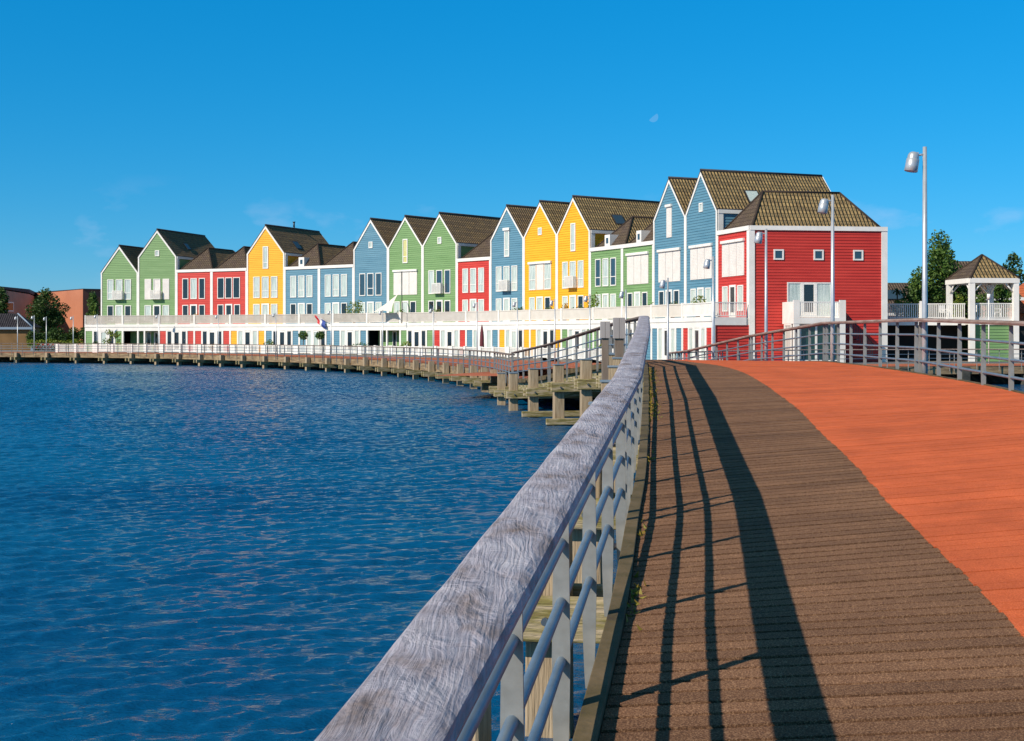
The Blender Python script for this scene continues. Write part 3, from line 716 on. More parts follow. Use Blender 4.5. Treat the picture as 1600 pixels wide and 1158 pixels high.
def shutter(F, parent, u0, u1, z0, z1, box=True):
    mb = MB(); F.box(mb, u0, u1, z0, z1, .012, .07); 
    z = z0+.12
    while z < z1-.1: F.box(mb, u0+.04, u1-.04, z, z+.085, .07, .078); z += .11
    o = mb.build('roller_shutter', M['shutter'], parent)
    if box:
        mb = MB(); F.box(mb, u0-.06, u1+.06, z1, z1+.20, .012, .20); mb.build('shutter_box', M['white'], o, bevel=.02)
def slats(F, mb, u0, u1, z0, z1, d, pitch=.115, wd=.055, th=.025, m=0):
    n = max(1, int((u1-u0)/pitch)); 
    for k in range(n):
        u = u0+(k+.5)*(u1-u0)/n; F.box(mb, u-wd/2, u+wd/2, z0, z1, d-th/2, d+th/2, m)
def pantile(mb, quadpts, m=0, uref=None):
    a, b, c, d_ = [Vector(p) for p in quadpts]    # a-b along the eave, d-c along the ridge
    ex = (b-a).normalized(); up = (d_-a); n = ex.cross(up).normalized(); ey = n.cross(ex)
    for q3 in ((a, b, c), (a, c, d_)): mb.poly(q3, m, [((p-a).dot(ex)+3, (p-a).dot(ey)) for p in q3])
def tri(mb, pts, m=0):
    a, b, c = [Vector(p) for p in pts]; ex = (b-a).normalized(); n = ex.cross(c-a).normalized(); ey = n.cross(ex)
    mb.poly([a, b, c], m, [((p-a).dot(ex)+3, (p-a).dot(ey)) for p in (a, b, c)])

H = [  # colour, kind, second-floor windows, first-floor panes, attic opening, label
 ('green','lowgable','light_juliet',('pane_dark','pane_light','pane_dark'),None,'leftmost green gabled house, lower than its neighbour, at the end of the row'),
 ('green','gable','shut_juliet',('pane_light','pane_dark','pane_light'),'sq','taller of the two green gabled houses at the left end'),
 ('red','low','dark',('pane_dark','pane_dark','pane_dark'),None,'left half of the red flat fronted pair, window door window above'),
 ('red','low','darkwide',('pane_dark','pane_dark','pane_dark'),None,'right half of the red pair, next to the lone yellow gable'),
 ('yellow','gable','lightsplit',('pane_light','pane_light','pane_light'),'tall','lone yellow gabled house between red and blue low houses'),
 ('blue','low','curtain',('pane_dark','pane_light','pane_dark'),None,'blue flat fronted house with small white dormer beside the lone yellow gable'),
 ('blue','low','curtain',('pane_light','pane_light','pane_dark'),None,'blue flat fronted house with hipped roof beside the blue gable'),
 ('blue','gable','bluepanes',('pane_light','pane_light','pane_light'),'sq','left blue gabled house with one small square attic window'),
 ('green','gable','shutbox_wide',('pane_light','pane_light','pane_dark'),'tally','green gabled house with closed cream shutters and a yellow curtained attic window'),
 ('green','gable','light_juliet2',('pane_dark','pane_dark','pane_dark'),'sq','green gabled house with a juliet balcony beside the narrow red house'),
 ('red','low','light',('pane_light','pane_light','pane_light'),None,'single red flat fronted house between green and blue gables'),
 ('blue','gable','light_juliet',('pane_light','pane_light','pane_light'),'tallbox','blue gabled house between the narrow red and the yellow house'),
 ('yellow','gable','mixbox',('pane_light','pane_light','pane_dark'),'sq','yellow gabled house with a small square attic window, right of the blue one'),
 ('yellow','gable','light_juliet',('pane_light','pane_light','pane_dark'),'tall','taller looking yellow gabled house with tall attic window, next to the low green pair'),
 ('green','low','curtainblue',('pane_light','pane_light','pane_light'),None,'green flat fronted house with blue curtains and leafy terrace plant'),
 ('green','low','shutbox',('pane_dark','pane_light','pane_dark'),None,'green flat fronted house with closed shutters, beside the tall blue gable'),
 ('blue','gable','shutbox',('pane_dark','pane_dark','pane_dark'),'tallshut','tall blue gabled house with closed attic shutter'),
 ('blue','gable','shutbox',('pane_light','pane_light','pane_light'),'sq','tall blue gabled house with small square attic window, beside the red end house'),
 ('red','end','shutbox',('pane_light','pane_dark','pane_light'),None,'large red end house with hipped mossy roof and side balcony'),
]
for i, (colr, kind, w2, w1, attic, lab) in enumerate(H):
    P0, P1 = BP[i], BP[i+1]; t = (P1-P0).normalized(); inn = Vector((-t.y, t.x, 0)); out = -inn
    I0, I1 = (IN[i] if i else inn), (IN[i+1] if i < 18 else inn)
    w_ = (P1-P0).length
    house = empty('row_house', (P0.x, P0.y, GZ), lab, 'house', 'row of coloured waterside houses')
    F = Face(P0, P1, out)
    SM = M[colr]
    # -------- upper walls (from terrace floor up)
    eave = {'gable': EAVE, 'lowgable': CORN-.1, 'low': CORN, 'end': CORN}[kind]; rise = RIDGE-EAVE
    if kind == 'end':
        sidev = Vector((9.5, 1.2, 0)); C1 = P1+sidev; C0 = P0+inn*9.6+t*(-.2)
    else:
        C0 = P0+I0*DEPTH; C1 = P1+I1*DEPTH
    mb = MB(); top = eave if 'gable' not in kind else eave+rise
    if 'gable' in kind:
        lf = lambda z, e=eave, r=rise: 0 if z <= e else .5*(z-e)/r
        rf = lambda z, e=eave, r=rise: 1 if z <= e else 1-.5*(z-e)/r
        lapwall(mb, P0, P1, 1.2, top-.02, out, lf, rf)
    else:
        lapwall(mb, P0, P1, 1.2, top-.3, out)
    # side and back walls
    e1 = 0.012
    lapwall(mb, P1-t*e1, C1-t*e1, GZ, eave-.12, t, row=.2) if kind != 'end' else lapwall(mb, P1, C1, GZ, eave-.3, Vector((sidev.y, -sidev.x, 0)).normalized(), row=.2)
    lapwall(mb, C0+t*e1, P0+t*e1, GZ, eave-.12, -t, row=.2)
    lapwall(mb, C1, C0, GZ, eave-.12, inn, row=.4)
    if 'gable' in kind:
        mid = (C0+C1)/2; mb.poly([Z(C1, eave-.12), Z(C0, eave-.12), Z(C0, eave), Z(mid, top), Z(C1, eave)])
    wall = mb.build('wall', SM, house)
    # -------- white trim
    tw = .17; mb = MB()
    F.box(mb, .003, tw, 1.25, eave-(0 if 'gable' in kind else .30), .03, .075)
    if kind != 'end': F.box(mb, w_-tw, w_-.003, 1.25, eave-(0 if 'gable' in kind else .30), .03, .075)
    if 'gable' in kind:
        sl_ = hypot(w_/2, rise)
        for sgn in (0, 1):
            u0 = 0 if sgn == 0 else w_; um = w_/2
            for (dd0, dd1, zz, th) in ((.03, .085, 0, .30),):
                a = F.p0+F.t*u0; b = F.p0+F.t*um; A_ = [Z(a, eave-.08)+F.n*dd0, Z(b, top+.02)+F.n*dd0]
                dv = Vector((0, 0, -th))
                nn = F.n*(dd1-dd0)
                q = [A_[0]+dv, A_[1]+dv, A_[1]+dv+nn, A_[0]+dv+nn, A_[0], A_[1], A_[1]+nn, A_[0]+nn]
                # ring must be ccw seen from above
                base = q[:4]; ar = (base[1]-base[0]).cross(base[3]-base[0]).z
                if ar < 0: q = [q[1], q[0], q[3], q[2], q[5], q[4], q[7], q[6]]
                mb.hexa(q)
    else:
        F.box(mb, 0.0, w_, eave-.30, eave, .03, .12)
        if kind == 'end':
            F2 = Face(P1, C1, Vector((sidev.y, -sidev.x, 0))); F2.box(mb, -.02, F2.L, eave-.30, eave-.002, .03, .12)
            F2.box(mb, F2.L-.42, F2.L+.0, GZ, eave-.301, .03, .085); F2.box(mb, -.09, .30, GZ, eave-.302, .03, .087); F.box(mb, w_-.32, w_+.028, GZ, eave-.303, .03, .09)
    mb.build('white_trim', M['white'], house)
    # -------- roofs
    rm = M['roof_m'] if i >= 12 else M['roof']
    mb = MB()
    if 'gable' in kind:
        fo = out*.10; rz = top+.06; ez = eave+.0
        RF = Z((P0+P1)/2+fo, rz+.05); RB = Z((C0+C1)/2-fo, rz+.05)
        for (pf, pb, flip) in ((P0, C0, 0), (P1, C1, 1)):
            a = Z(pf+fo, ez-.02); b = Z(pb-fo, ez-.02)
            quad_ = [b, a, RF, RB] if flip == 0 else [a, b, RB, RF]
            pantile(mb, quad_)
            th = Vector((0, 0, -.10)); qq = [q+th for q in quad_]; mb.poly([qq[2], qq[1], qq[0]], 1); mb.poly([qq[3], qq[2], qq[0]], 1)
            mb.poly([a, RF, RF+th, a+th] if flip else [RF, a, a+th, RF+th], 1); mb.poly([b, RB, RB+th, b+th] if not flip else [RB, b, b+th, RB+th], 1); mb.poly([a, a+th, b+th, b], 1)
        ro = mb.build('roof', [rm, M['slate']], house, uvs=True)
        mbr_ = MB(); mbr_.tube([RF+Vector((0, 0, .02)), RB+Vector((0, 0, .02))], .09, 8); mbr_.build('ridge_tiles', M['roof_p'] if False else M['slate'], ro)
        # rear bargeboards and side eave boards
        mbb = MB()
        for pb in (C0, C1):
            a = Z(pb-fo*1.3, eave-.1); b = Z((C0+C1)/2-fo*1.3, top+.13); dv = Vector((0, 0, -.26)); mbb.poly([a, b, b+dv, a+dv]); mbb.poly([a+dv, b+dv, b+dv+inn*.05, a+dv+inn*.05]); mbb.poly([a+inn*.05, a+dv+inn*.05, b+dv+inn*.05, b+inn*.05]); mbb.poly([a, a+inn*.05, b+inn*.05, b])
        # eave board + corner post above the lower neighbour
        Fs = Face(P1, C1, t); Fs.box(mbb, .0, DEPTH*.96, eave-.36, eave-.10, .03, .11)
        Fs.box(mbb, .0, .40, CORN-.3, eave-.361, .03, .08)
        mbb.build('bargeboards', M['white'], ro)
    else:
        # hipped roof, ridge running back from the front hip
        ins = .28
        q0 = P0+t*ins*.3+inn*ins; q1 = P1-t*(ins*.3)+inn*ins; k0 = C0+t*ins*.3-inn*ins; k1 = C1-t*(ins*.3)-inn*ins
        if kind == 'end': q1 = P1+sidev.normalized()*.25-t*.25; k1 = C1-sidev.normalized()*.25-t*.25; q0 = P0+inn*.3
        zb = eave-.10; zr = 9.92
        hipi = 2.35
        if kind == 'end':
            ax = Vector((.5, 0, 0)); r0 = Vector((17.25, 88.0, 0)); r1 = Vector((22.75, 88.9, 0))
        else:
            m0 = (q0+q1)/2; m1 = (k0+k1)/2; dirn = (m1-m0).normalized(); r0 = m0+dirn*hipi; r1 = m1-dirn*hipi
        a, b, c, d_ = Z(q0, zb), Z(q1, zb), Z(k1, zb), Z(k0, zb); R0 = Z(r0, zr); R1 = Z(r1, zr)
        tri(mb, [a, b, R0], 0 if kind != 'end' else 0); pantile(mb, [b, c, R1, R0], 2 if kind == 'end' else 1); tri(mb, [c, d_, R1], 1); pantile(mb, [d_, a, R0, R1], 1)
        mb.poly([d_, c, b, a], 3)
        ro = mb.build('roof', [M['roof_p'], rm, M['roof_m'], M['slate']], house, uvs=True)
        mbr_ = MB()
        for (u_, v_) in ((R0, R1), (a, R0), (b, R0), (c, R1), (d_, R1)): mbr_.tube([u_+Vector((0, 0, .01)), v_+Vector((0, 0, .01))], .085, 7)
        mbr_.build('ridge_tiles', M['roof_p'], ro)
        if i in (5, 14, 15):
            # little white dormer on the front hip
            uu = w_*(.42 if i == 5 else .42 if i == 14 else .40); mbd_ = MB(); F.box(mbd_, uu-.38, uu+.38, CORN+.02, CORN+1.0, -1.6, -.35); dm = mbd_.build('dormer', M['white'], ro)
            mbd_ = MB(); F.box(mbd_, uu-.16, uu+.16, CORN+.28, CORN+.74, -.345, -.33); mbd_.build('dormer_window', M['pane_blue'], dm)
    # -------- skylights, flues
    def onroof(fr_back, fr_up, sz=(.78, .95), gl='pane_blue', nm='skylight'):
        """on the right slope of a gable roof"""
        a = Z(P1, eave); b = Z(C1, eave); r_ = Z((P0+P1)/2, top+.11); rb = Z((C0+C1)/2, top+.11)
        c = a.lerp(b, fr_back).lerp(r_.lerp(rb, fr_back), fr_up); ex = (b-a).normalized(); ey = (r_-a).normalized(); nn = ex.cross(ey).normalized()
        if nn.z < 0: nn = -nn
        o_ = c-ex*sz[0]/2-ey*sz[1]/2; m_ = MB(); m_.box(o_, ex*sz[0], ey*sz[1], nn*.03); fr2 = m_.build(nm, M['slate'], ro)
        m_ = MB(); m_.box(o_+ex*.07+ey*.07+nn*.031, ex*(sz[0]-.14), ey*(sz[1]-.14), nn*.01); m_.build('pane', M[gl], fr2)
        return c, nn
    if i == 1: onroof(.38, .42)
    if i == 4: onroof(.33, .32, (1.0, 1.1))
    if i == 11: onroof(.3, .45, (1.0, 1.1))
    if i == 13: onroof(.36, .34, (1.1, 1.1))
    if i == 17: onroof(.33, .34, (1.05, 1.2), 'pane_light')
    if i == 17:
        a = Z(P1, eave).lerp(Z(C1, eave), .62).lerp(Z((C0+C1)/2, top), .5 if i != 4 else .55); hh = .12
        m_ = MB(); m_.tube([a-Vector((0, 0, .4)), a+Vector((0, 0, hh))], .10, 8); m_.tube([a+Vector((0, 0, hh)), a+Vector((0, 0, hh+.12))], [.15, .09], 8); m_.build('roof_vent', M['steel_d'], ro)
    if i == 4:
        a = Z((P0+P1)/2+inn*5.6, top+.1); m_ = MB(); m_.tube([a-Vector((0, 0, .7)), a+Vector((0, 0, .2))], .13, 10); fl2 = m_.build('flue', M['flue_l'], ro)
        m_ = MB(); m_.tube([a+Vector((0, 0, .2)), a+Vector((0, 0, .75))], .10, 10); m_.tube([a+Vector((0, 0, .75)), a+Vector((0, 0, .83))], .16, 10); m_.build('flue_pipe', M['steel_d'], fl2)
    # -------- upper windows
    fr3 = [(.175, .345), (.405, .585), (.645, .815)]
    if w2.startswith('shutbox') or w2 == 'darkwide' or w2 == 'mixbox': fr3 = [(.165, .385), (.395, .61), (.62, .84)] if w2 != 'darkwide' else [(.17, .365), (.395, .585), (.615, .81)]
    zb2, zt2 = 4.1, 6.4
    for k, (fa, fb) in enumerate(fr3):
        u0, u1 = fa*w_, fb*w_
        if w2.startswith('shutbox'): shutter(F, house, u0, u1, zb2, zt2, True); continue
        if w2 == 'shut_juliet': shutter(F, house, u0, u1, zb2, zt2, False) if k != 1 else window(F, house, u0, u1, zb2, zt2, 'shutter'); continue
        if w2 == 'mixbox':
            if k == 1: shutter(F, house, u0, u1, zb2, zt2, True)
            else:
                wn = window(F, house, u0+.04, u1-.04, zb2, zt2, 'pane_light', mull=5.0); m_ = MB(); F.box(m_, u0-.03, u1+.03, zt2, zt2+.2, .012, .2); m_.build('shutter_box', M['white'], wn)
            continue
        pane = {'light_juliet': 'pane_light', 'light_juliet2': ('pane_light', 'pane_blue', 'pane_blue')[k], 'dark': ('pane_dark', 'pane_light', 'pane_dark')[k], 'darkwide': 'pane_dark', 'lightsplit': 'pane_light',
                'curtain': 'pane_light', 'bluepanes': 'pane_blue', 'light': 'pane_light', 'curtainblue': ('pane_blue', 'pane_light', 'pane_blue')[k]}[w2]
        mull = zb2+.75 if w2 in ('lightsplit', 'curtainblue', 'light_juliet', 'light') or (w2 in ('curtain', 'bluepanes') and k == 1) else None
        window(F, house, u0, u1, zb2, zt2, pane, mull=mull, fw=.075)
    if 'juliet' in w2:
        m_ = MB(); u0, u1 = .36*w_, .62*w_; F.box(m_, u0, u1, 4.12, 4.18, .10, .5); F.box(m_, u0, u1, 5.06, 5.12, .45, .5); F.box(m_, u0, u0+.05, 4.18, 5.06, .1, .5); F.box(m_, u1-.05, u1, 4.18, 5.06, .1, .5)
        slats(F, m_, u0+.05, u1-.05, 4.18, 5.06, .475, .1, .06); m_.build('juliet_balcony', M['white'], house)
    # first floor: window, door, window
    for k, (fa, fb) in enumerate([(.175, .345), (.395, .595), (.645, .815)]):
        u0, u1 = fa*w_, fb*w_
        if k == 1: door(F, house, u0, u1, 1.26, 3.5, w1[1])
        else: window(F, house, u0, u1, 1.7, 3.45, w1[k], fw=.08)
    um = w_/2
    if attic == 'sq': window(F, house, um-.27, um+.27, 8.95, 9.6, 'pane_light', fw=.09)
    elif attic in ('tall', 'tally'):
        window(F, house, um-.34, um+.34, 7.25, 9.65, 'pane_yellow' if attic == 'tally' else 'pane_light', fw=.1, mull=7.9)
    elif attic == 'tallbox':
        wn = window(F, house, um-.36, um+.36, 7.25, 9.65, 'pane_light', fw=.1, mull=7.9); m_ = MB(); F.box(m_, um-.46, um+.46, 9.65, 9.9, .012, .2); m_.build('shutter_box', M['white'], wn, bevel=.02)
    elif attic == 'tallshut': shutter(F, house, um-.38, um+.38, 7.45, 9.75, True)
    # -------- terrace and ground floor
    Q0, Q1 = FP[i], FP[i+1]; tq = (Q1-Q0).normalized(); oq = Vector((tq.y, -tq.x, 0)); G = Face(Q0, Q1, oq); wq = G.L
    mb = MB()
    mb.hexa([Z(Q0, .62), Z(Q1, .62), Z(P1-out*.0, .62), Z(P0, .62), Z(Q0, 1.2), Z(Q1, 1.2), Z(P1, 1.2), Z(P0, 1.2)])
    mb.build('terrace_floor', M['ivory'], house)
    mb = MB(); G.box(mb, .0, wq, .55, .95, .0, .06); G.box(mb, .0, wq, .97, 1.28, .0, .11); mb.build('fascia', M['white'], house)
    for (ua, ub) in ((0.002, .11), (wq-.11, wq-.002)):
        mb = MB(); G.box(mb, ua, ub, GZ, .548, -.1, .07); mb.build('column', M['white'], house)
        mb = MB(); G.box(mb, ua, ub, 1.281, 2.30, -.06, .09); mb.build('parapet_post', M['white'], house)
    mb = MB(); G.box(mb, .11, wq-.11, 2.17, 2.25, -.03, .06); G.box(mb, .11, wq-.11, 1.34, 1.40, -.02, .05)
    slats(G, mb, .11, wq-.11, 1.40, 2.17, .015, .10, .074 if i < 11 else .092)
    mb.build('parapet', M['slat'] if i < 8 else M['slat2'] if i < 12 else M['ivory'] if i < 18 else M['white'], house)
    if i == 0:
        mb = MB(); GG = Face(P0, Q0, -t); GG.box(mb, 0, GG.L, 2.17, 2.25, -.03, .05); GG.box(mb, 0, GG.L, 1.2, 1.4, -.02, .05); slats(GG, mb, 0, GG.L, 1.4, 2.17, 0); GG.box(mb, 0, GG.L, .6, 1.2, 0, .04); mb.build('parapet', M['white'], house)
        mb = MB(); lapwall(mb, P0, Q0, GZ, .6, -t); mb.build('terrace_wall', SM, house)
    if i == 18:
        mb = MB(); GG = Face(Q1, P1, Vector((.2, -1, 0))); GG.box(mb, 0, GG.L-.3, 2.20, 2.25, -.03, .05); GG.box(mb, 0, GG.L-.3, 1.30, 1.36, -.02, .05); slats(GG, mb, .1, GG.L-.3, 1.36, 2.20, 0, .12, .045, .03); mb.build('parapet', M['white'], house)
        mb = MB(); GG.box(mb, -.05, GG.L-.3, .72, 1.25, 0, .07); GG.box(mb, -.08, .12, GZ, .72, 0, .10); GG.box(mb, -.08, .12, 1.25, 2.3, 0, .10); mb.build('terrace_end_trim', M['white'], house)
        mb = MB(); lapwall(mb, Q1, P1, GZ, .72, GG.n); mb.build('terrace_wall', SM, house)
    recess = i in (1, 8)
    mb = MB(); zt = .549
    if recess:
        lapwall(mb, Q0+oq*-1.5, Q1+oq*-1.5, GZ, zt, oq)
        mb.build('terrace_wall', SM, house)
        for uc in (.42, .60): mb = MB(); G.box(mb, uc*wq-.09, uc*wq+.09, GZ, zt, -.1, .06); mb.build('column', M['white'], house)
        G2 = Face(Q0+oq*-1.5, Q1+oq*-1.5, oq); window(G2, house, .45*wq, .57*wq, GZ+.1, zt-.1, 'pane_dark'); door(G2, house, .66*wq, .88*wq, GZ, zt-.1, 'pane_dark')
    else:
        lapwall(mb, Q0+tq*.11, Q0+tq*wq*.20, GZ, zt, oq); mb.build('terrace_wall', SM, house)
        mb = MB(); lapwall(mb, Q0+tq*wq*.81, Q0+tq*(wq-.11), GZ, zt, oq); mb.build('terrace_wall', SM, house)
        for (ua, ub) in ((.20, .235), (.365, .41), (.60, .645), (.775, .81)): mb = MB(); G.box(mb, ua*wq, ub*wq, GZ, zt, -.02, .075); mb.build('window_jamb', M['white'], house)
        pa = w1 if i not in (4, 10, 11) else ('pane_light',)*3
        window(G, house, .235*wq, .365*wq, GZ+.05, zt-.02, pa[0], fw=.05); door(G, house, .41*wq, .60*wq, GZ, zt-.02, pa[1] if random.random() < .4 else 'pane_dark'); window(G, house, .645*wq, .775*wq, GZ+.05, zt-.02, pa[2], fw=.05)
    # -------- side face of the end house
    if kind == 'end':
        for uf in (.205, .495, .785):
            uc = uf*F2.L; window(F2, house, uc-.35, uc+.35, 5.10, 5.80, 'pane_blue', fw=.10)
        wu = 2.55
        window(F2, house, wu, wu+1.0, 1.25, 3.6, 'pane_light', fw=.08); door(F2, house, wu+1.0, wu+2.0, 1.25, 3.6, 'pane_dark'); window(F2, house, wu+2.0, wu+3.1, 1.25, 3.6, 'pane_light', fw=.08)
        # balcony on posts
        ub0, ub1, dp = 2.2, 5.75, 2.3
        mb = MB(); F2.box(mb, ub0, ub1, .80, 1.20, .09, dp); mb.build('balcony_floor', M['white'], house)
        for (ua, ub) in ((ub0, ub0+.42), (ub1-.42, ub1)):
            mb = MB(); F2.box(mb, ua, ub, 1.2, 2.35, dp-.14, dp); mb.build('balcony_post', M['white'], house); mb = MB(); F2.box(mb, ua+.02, ub-.02, GZ, .80, dp-.2, dp-.02); mb.build('column', M['white'], house)
        mb = MB(); F2.box(mb, ub0+.42, ub1-.42, 2.18, 2.25, dp-.08, dp-.02); F2.box(mb, ub0+.42, ub1-.42, 1.27, 1.33, dp-.08, dp-.02); slats(F2, mb, ub0+.42, ub1-.42, 1.33, 2.18, dp-.05, .12, .05)
        for u_ in (ub0, ub1-.05): F2.box(mb, u_, u_+.05, 1.2, 2.25, .09, dp-.14)
        mb.build('parapet', M['white'], house)
        # glazed bay beneath
        mb = MB(); B1 = Face(F2.p0+F2.t*(ub0+.1)+F2.n*(dp-.4), F2.p0+F2.t*(ub1-.1)+F2.n*(dp-.4), F2.n)
        B1.box(mb, 0, .45, GZ, .79, -.05, .0)
        mb.build('bay_wall', M['white'], house)
        for (ua, ub) in ((.45, 1.55), (1.55, 2.6), (2.6, 3.3)): window(B1, house, ua, ub, GZ+.1, .79, 'pane_green', fw=.07) if 'pane_green' in M else window(B1, house, ua, ub, GZ+.1, .79, 'pane_dark', fw=.07)
        B2 = Face(F2.p0+F2.t*(ub0+.1)+F2.n*.05, F2.p0+F2.t*(ub0+.1)+F2.n*(dp-.4), -F2.t); window(B2, house, .3, 1.7, GZ+.1, .79, 'pane_light', fw=.1)
        # added dark steps and slats, standing in for the balcony rail's cast shadow
        mb = MB()
        for k in range(9):
            F2.box(mb, ub1+.1+k*.26, ub1+.1+k*.26+.26, .85-k*.28, .90-k*.28, .3, 1.2)
        mb.build('shadow_steps', M['steel_d'], house)
        mb = MB()
        for k in range(19): u_ = ub1+.12+k*.12; F2.box(mb, u_, u_+.03, .95-k*.13, 1.85-k*.13, 1.17, 1.20)
        a = F2.p0+F2.t*(ub1+.1)+F2.n*1.185; b = F2.p0+F2.t*(ub1+2.4)+F2.n*1.185; mb.tube([Z(a, 1.9), Z(b, -.6)], .03, 6); mb.build('shadow_slats', M['steel_d'], house)

# ------------------------------------------------------------------ white garden fences in front of the ground floors
FSH = ['the leftmost green house', 'the taller left green gable', 'the left red house of the pair', 'the right red house of the pair', 'the lone yellow gable', 'the blue house with dormer', 'the blue house beside the blue gable',
 'the left blue gable', 'the green gable with cream shutters', 'the green gable with juliet balcony', 'the single narrow red house', 'the blue gable right of the narrow red house', 'the left one of the two yellow gables',
 'the right one of the two yellow gables', 'the green house with blue curtains', 'the green house with closed shutters', 'the tall blue gable with attic shutter', 'the last blue gable', 'the terrace of the red end house']
for i in range(19):
    Q0, Q1 = FP[i], FP[i+1]; tq = (Q1-Q0).normalized(); oq = Vector((tq.y, -tq.x, 0)); off = 5.2
    n0 = (IN[i])*-1; n1 = IN[i+1]*-1
    a = Q0+n0*off; b = Q1+n1*off; G = Face(a, b, oq)
    short = H[i][5]
    fe = empty('garden_fence', (a.x, a.y, GZ), 'white picket fence before '+FSH[i], 'fence', 'white garden fences')
    zt = GZ+.82
    for (ua, ub) in ((0, .3), (G.L*.5-.14, G.L*.5+.14), (G.L-.31, G.L-.01)): mb = MB(); G.box(mb, ua, ub, GZ, zt+.06, -.12, .12); mb.build('fence_post', M['white'], fe)
    for (ua, ub) in ((.3, G.L*.5-.14), (G.L*.5+.14, G.L-.31)):
        mb = MB(); G.box(mb, ua, ub, zt-.08, zt, -.04, .04); G.box(mb, ua, ub, GZ+.08, GZ+.16, -.04, .04); slats(G, mb, ua, ub, GZ+.16, zt-.08, 0, .14, .075); mb.build('fence_panel', M['white'], fe)

# ------------------------------------------------------------------ right wing: terrace, dark garage, pavilion
wing = empty('terrace_building', (28, 89, GZ), 'low green building with roof terrace right of the red house', 'building')
a = Vector((25.75, 89.2, 0)); b = Vector((31.3, 88.4, 0)); W1 = Face(a, b, Vector((-.14, -1, 0)))
mb = MB(); lapwall(mb, Vector((31.4, 87.6, 0)), Vector((34.4, 87.8, 0)), GZ, .75, Vector((0, -1, 0))); lapwall(mb, Vector((36.6, 95, 0)), Vector((25.8, 95, 0)), GZ, .8, Vector((0, 1, 0))); lapwall(mb, Vector((34.4, 87.8, 0)), Vector((36.6, 95, 0)), GZ, .8, Vector((1, 0, 0)))
mb.build('wall', M['green'], wing)
mb = MB(); mb.hexa([(25.75, 89.3, .78), (31.4, 88.3, .78), (36.6, 95, .78), (26.2, 95, .78), (25.75, 89.3, 1.2), (31.4, 88.3, 1.2), (36.6, 95, 1.2), (26.2, 95, 1.2)]); mb.hexa([(31.41, 87.7, .78), (34.4, 87.9, .78), (36.6, 95, .79), (31.41, 89, .79), (31.41, 87.7, 1.2), (34.4, 87.9, 1.2), (36.6, 95, 1.19), (31.41, 89, 1.19)]); mb.build('terrace_floor', M['ivory'], wing)
mb = MB(); W1.box(mb, 0, W1.L, .74, 1.22, 0, .08)
W3 = Face(Vector((31.4, 87.6, 0)), Vector((34.4, 87.8, 0)), Vector((0, -1, 0))); W3.box(mb, 0, W3.L, .76, 1.22, 0.03, .09)
mb.build('fascia', M['white'], wing)
mb = MB(); 
for u_ in (2.55,): W1.box(mb, u_, u_+.24, 1.22, 2.42, -.1, .1)
W1.box(mb, 0, 2.55, 2.18, 2.25, -.03, .03); W1.box(mb, 2.79, W1.L, 2.18, 2.25, -.03, .03); W1.box(mb, 0, W1.L, 1.25, 1.3, -.03, .03); slats(W1, mb, 0, W1.L, 1.3, 2.18, 0, .13, .06)
W3.box(mb, 0, W3.L, 2.18, 2.25, 0, .06); W3.box(mb, 0, W3.L, 1.25, 1.3, 0, .06); slats(W3, mb, 0, W3.L, 1.3, 2.18, .03, .13, .06)
mb.build('parapet', M['white'], wing)
mb = MB(); W1b = Face(a-W1.n*2.5, b-W1.n*2.5, W1.n); W1b.box(mb, 0, W1b.L, GZ, .78, -.05, 0); mb.build('garage_shade_panel', M['dark'], wing)  # panel coloured near black for the shade inside the garage
mb = MB(); mb.box((34.9, 90, GZ), (3.5, 0, 0), (0, 4, 0), (0, 0, 2.6)); mb.build('dark_annex', M['dark'], wing)
pav = empty('roof_pavilion', (32.5, 89.3, 1.2), 'white timber pavilion with mossy pyramid roof on the roof terrace', 'pavilion')
cr4 = [Vector((31.38, 87.42, 0)), Vector((34.45, 87.6, 0)), Vector((33.95, 90.9, 0)), Vector((30.95, 90.6, 0))]
for k, c in enumerate(cr4):
    zb = GZ if k < 2 else 1.2
    mb = MB(); mb.box((c.x-.17, c.y-.17, zb), (.36, 0, 0), (0, .34, 0), (0, 0, 3.62-zb)); mb.build('post', M['white'], pav)
mb = MB()
for k in range(4):
    p, q = cr4[k], cr4[(k+1) % 4]; o_ = ((p+q)/2-Vector((32.7, 89.1, 0))).normalized(); f_ = Face(p, q, o_); e_ = .20 if k % 2 == 0 else -.02
    f_.box(mb, -e_, f_.L+e_, 3.621, 3.95, -.02, .20)
mb.build('top_beam', M['white'], pav)
for k in range(4):
    for (p, q) in ((cr4[k], cr4[(k+1) % 4]), (cr4[k], cr4[k-1])):
        mb = MB(); d_ = (q-p).normalized(); mb.tube([Z(p+d_*.15, 3.0), Z(p+d_*.72, 3.62)], .055, 6); mb.build('brace', M['white'], pav)
mb = MB(); ap = Vector((32.75, 89.2, 5.65)); cs = []
for c in cr4:
    v = (c-Vector((32.7, 89.1, 0))); cs.append(Z(Vector((32.7, 89.1, 0))+v*1.12, 3.952))
for k in range(4): tri(mb, [cs[k], cs[(k+1) % 4], ap], 0 if k == 0 else 1)
mb.poly(cs[::-1], 1); rp_ = mb.build('roof', [M['roof_m'], M['roof_p']], pav, uvs=True)
mb = MB()
for c in cs: mb.tube([c, ap], .08, 6)
mb.build('ridge_tiles', M['roof_p'], rp_)
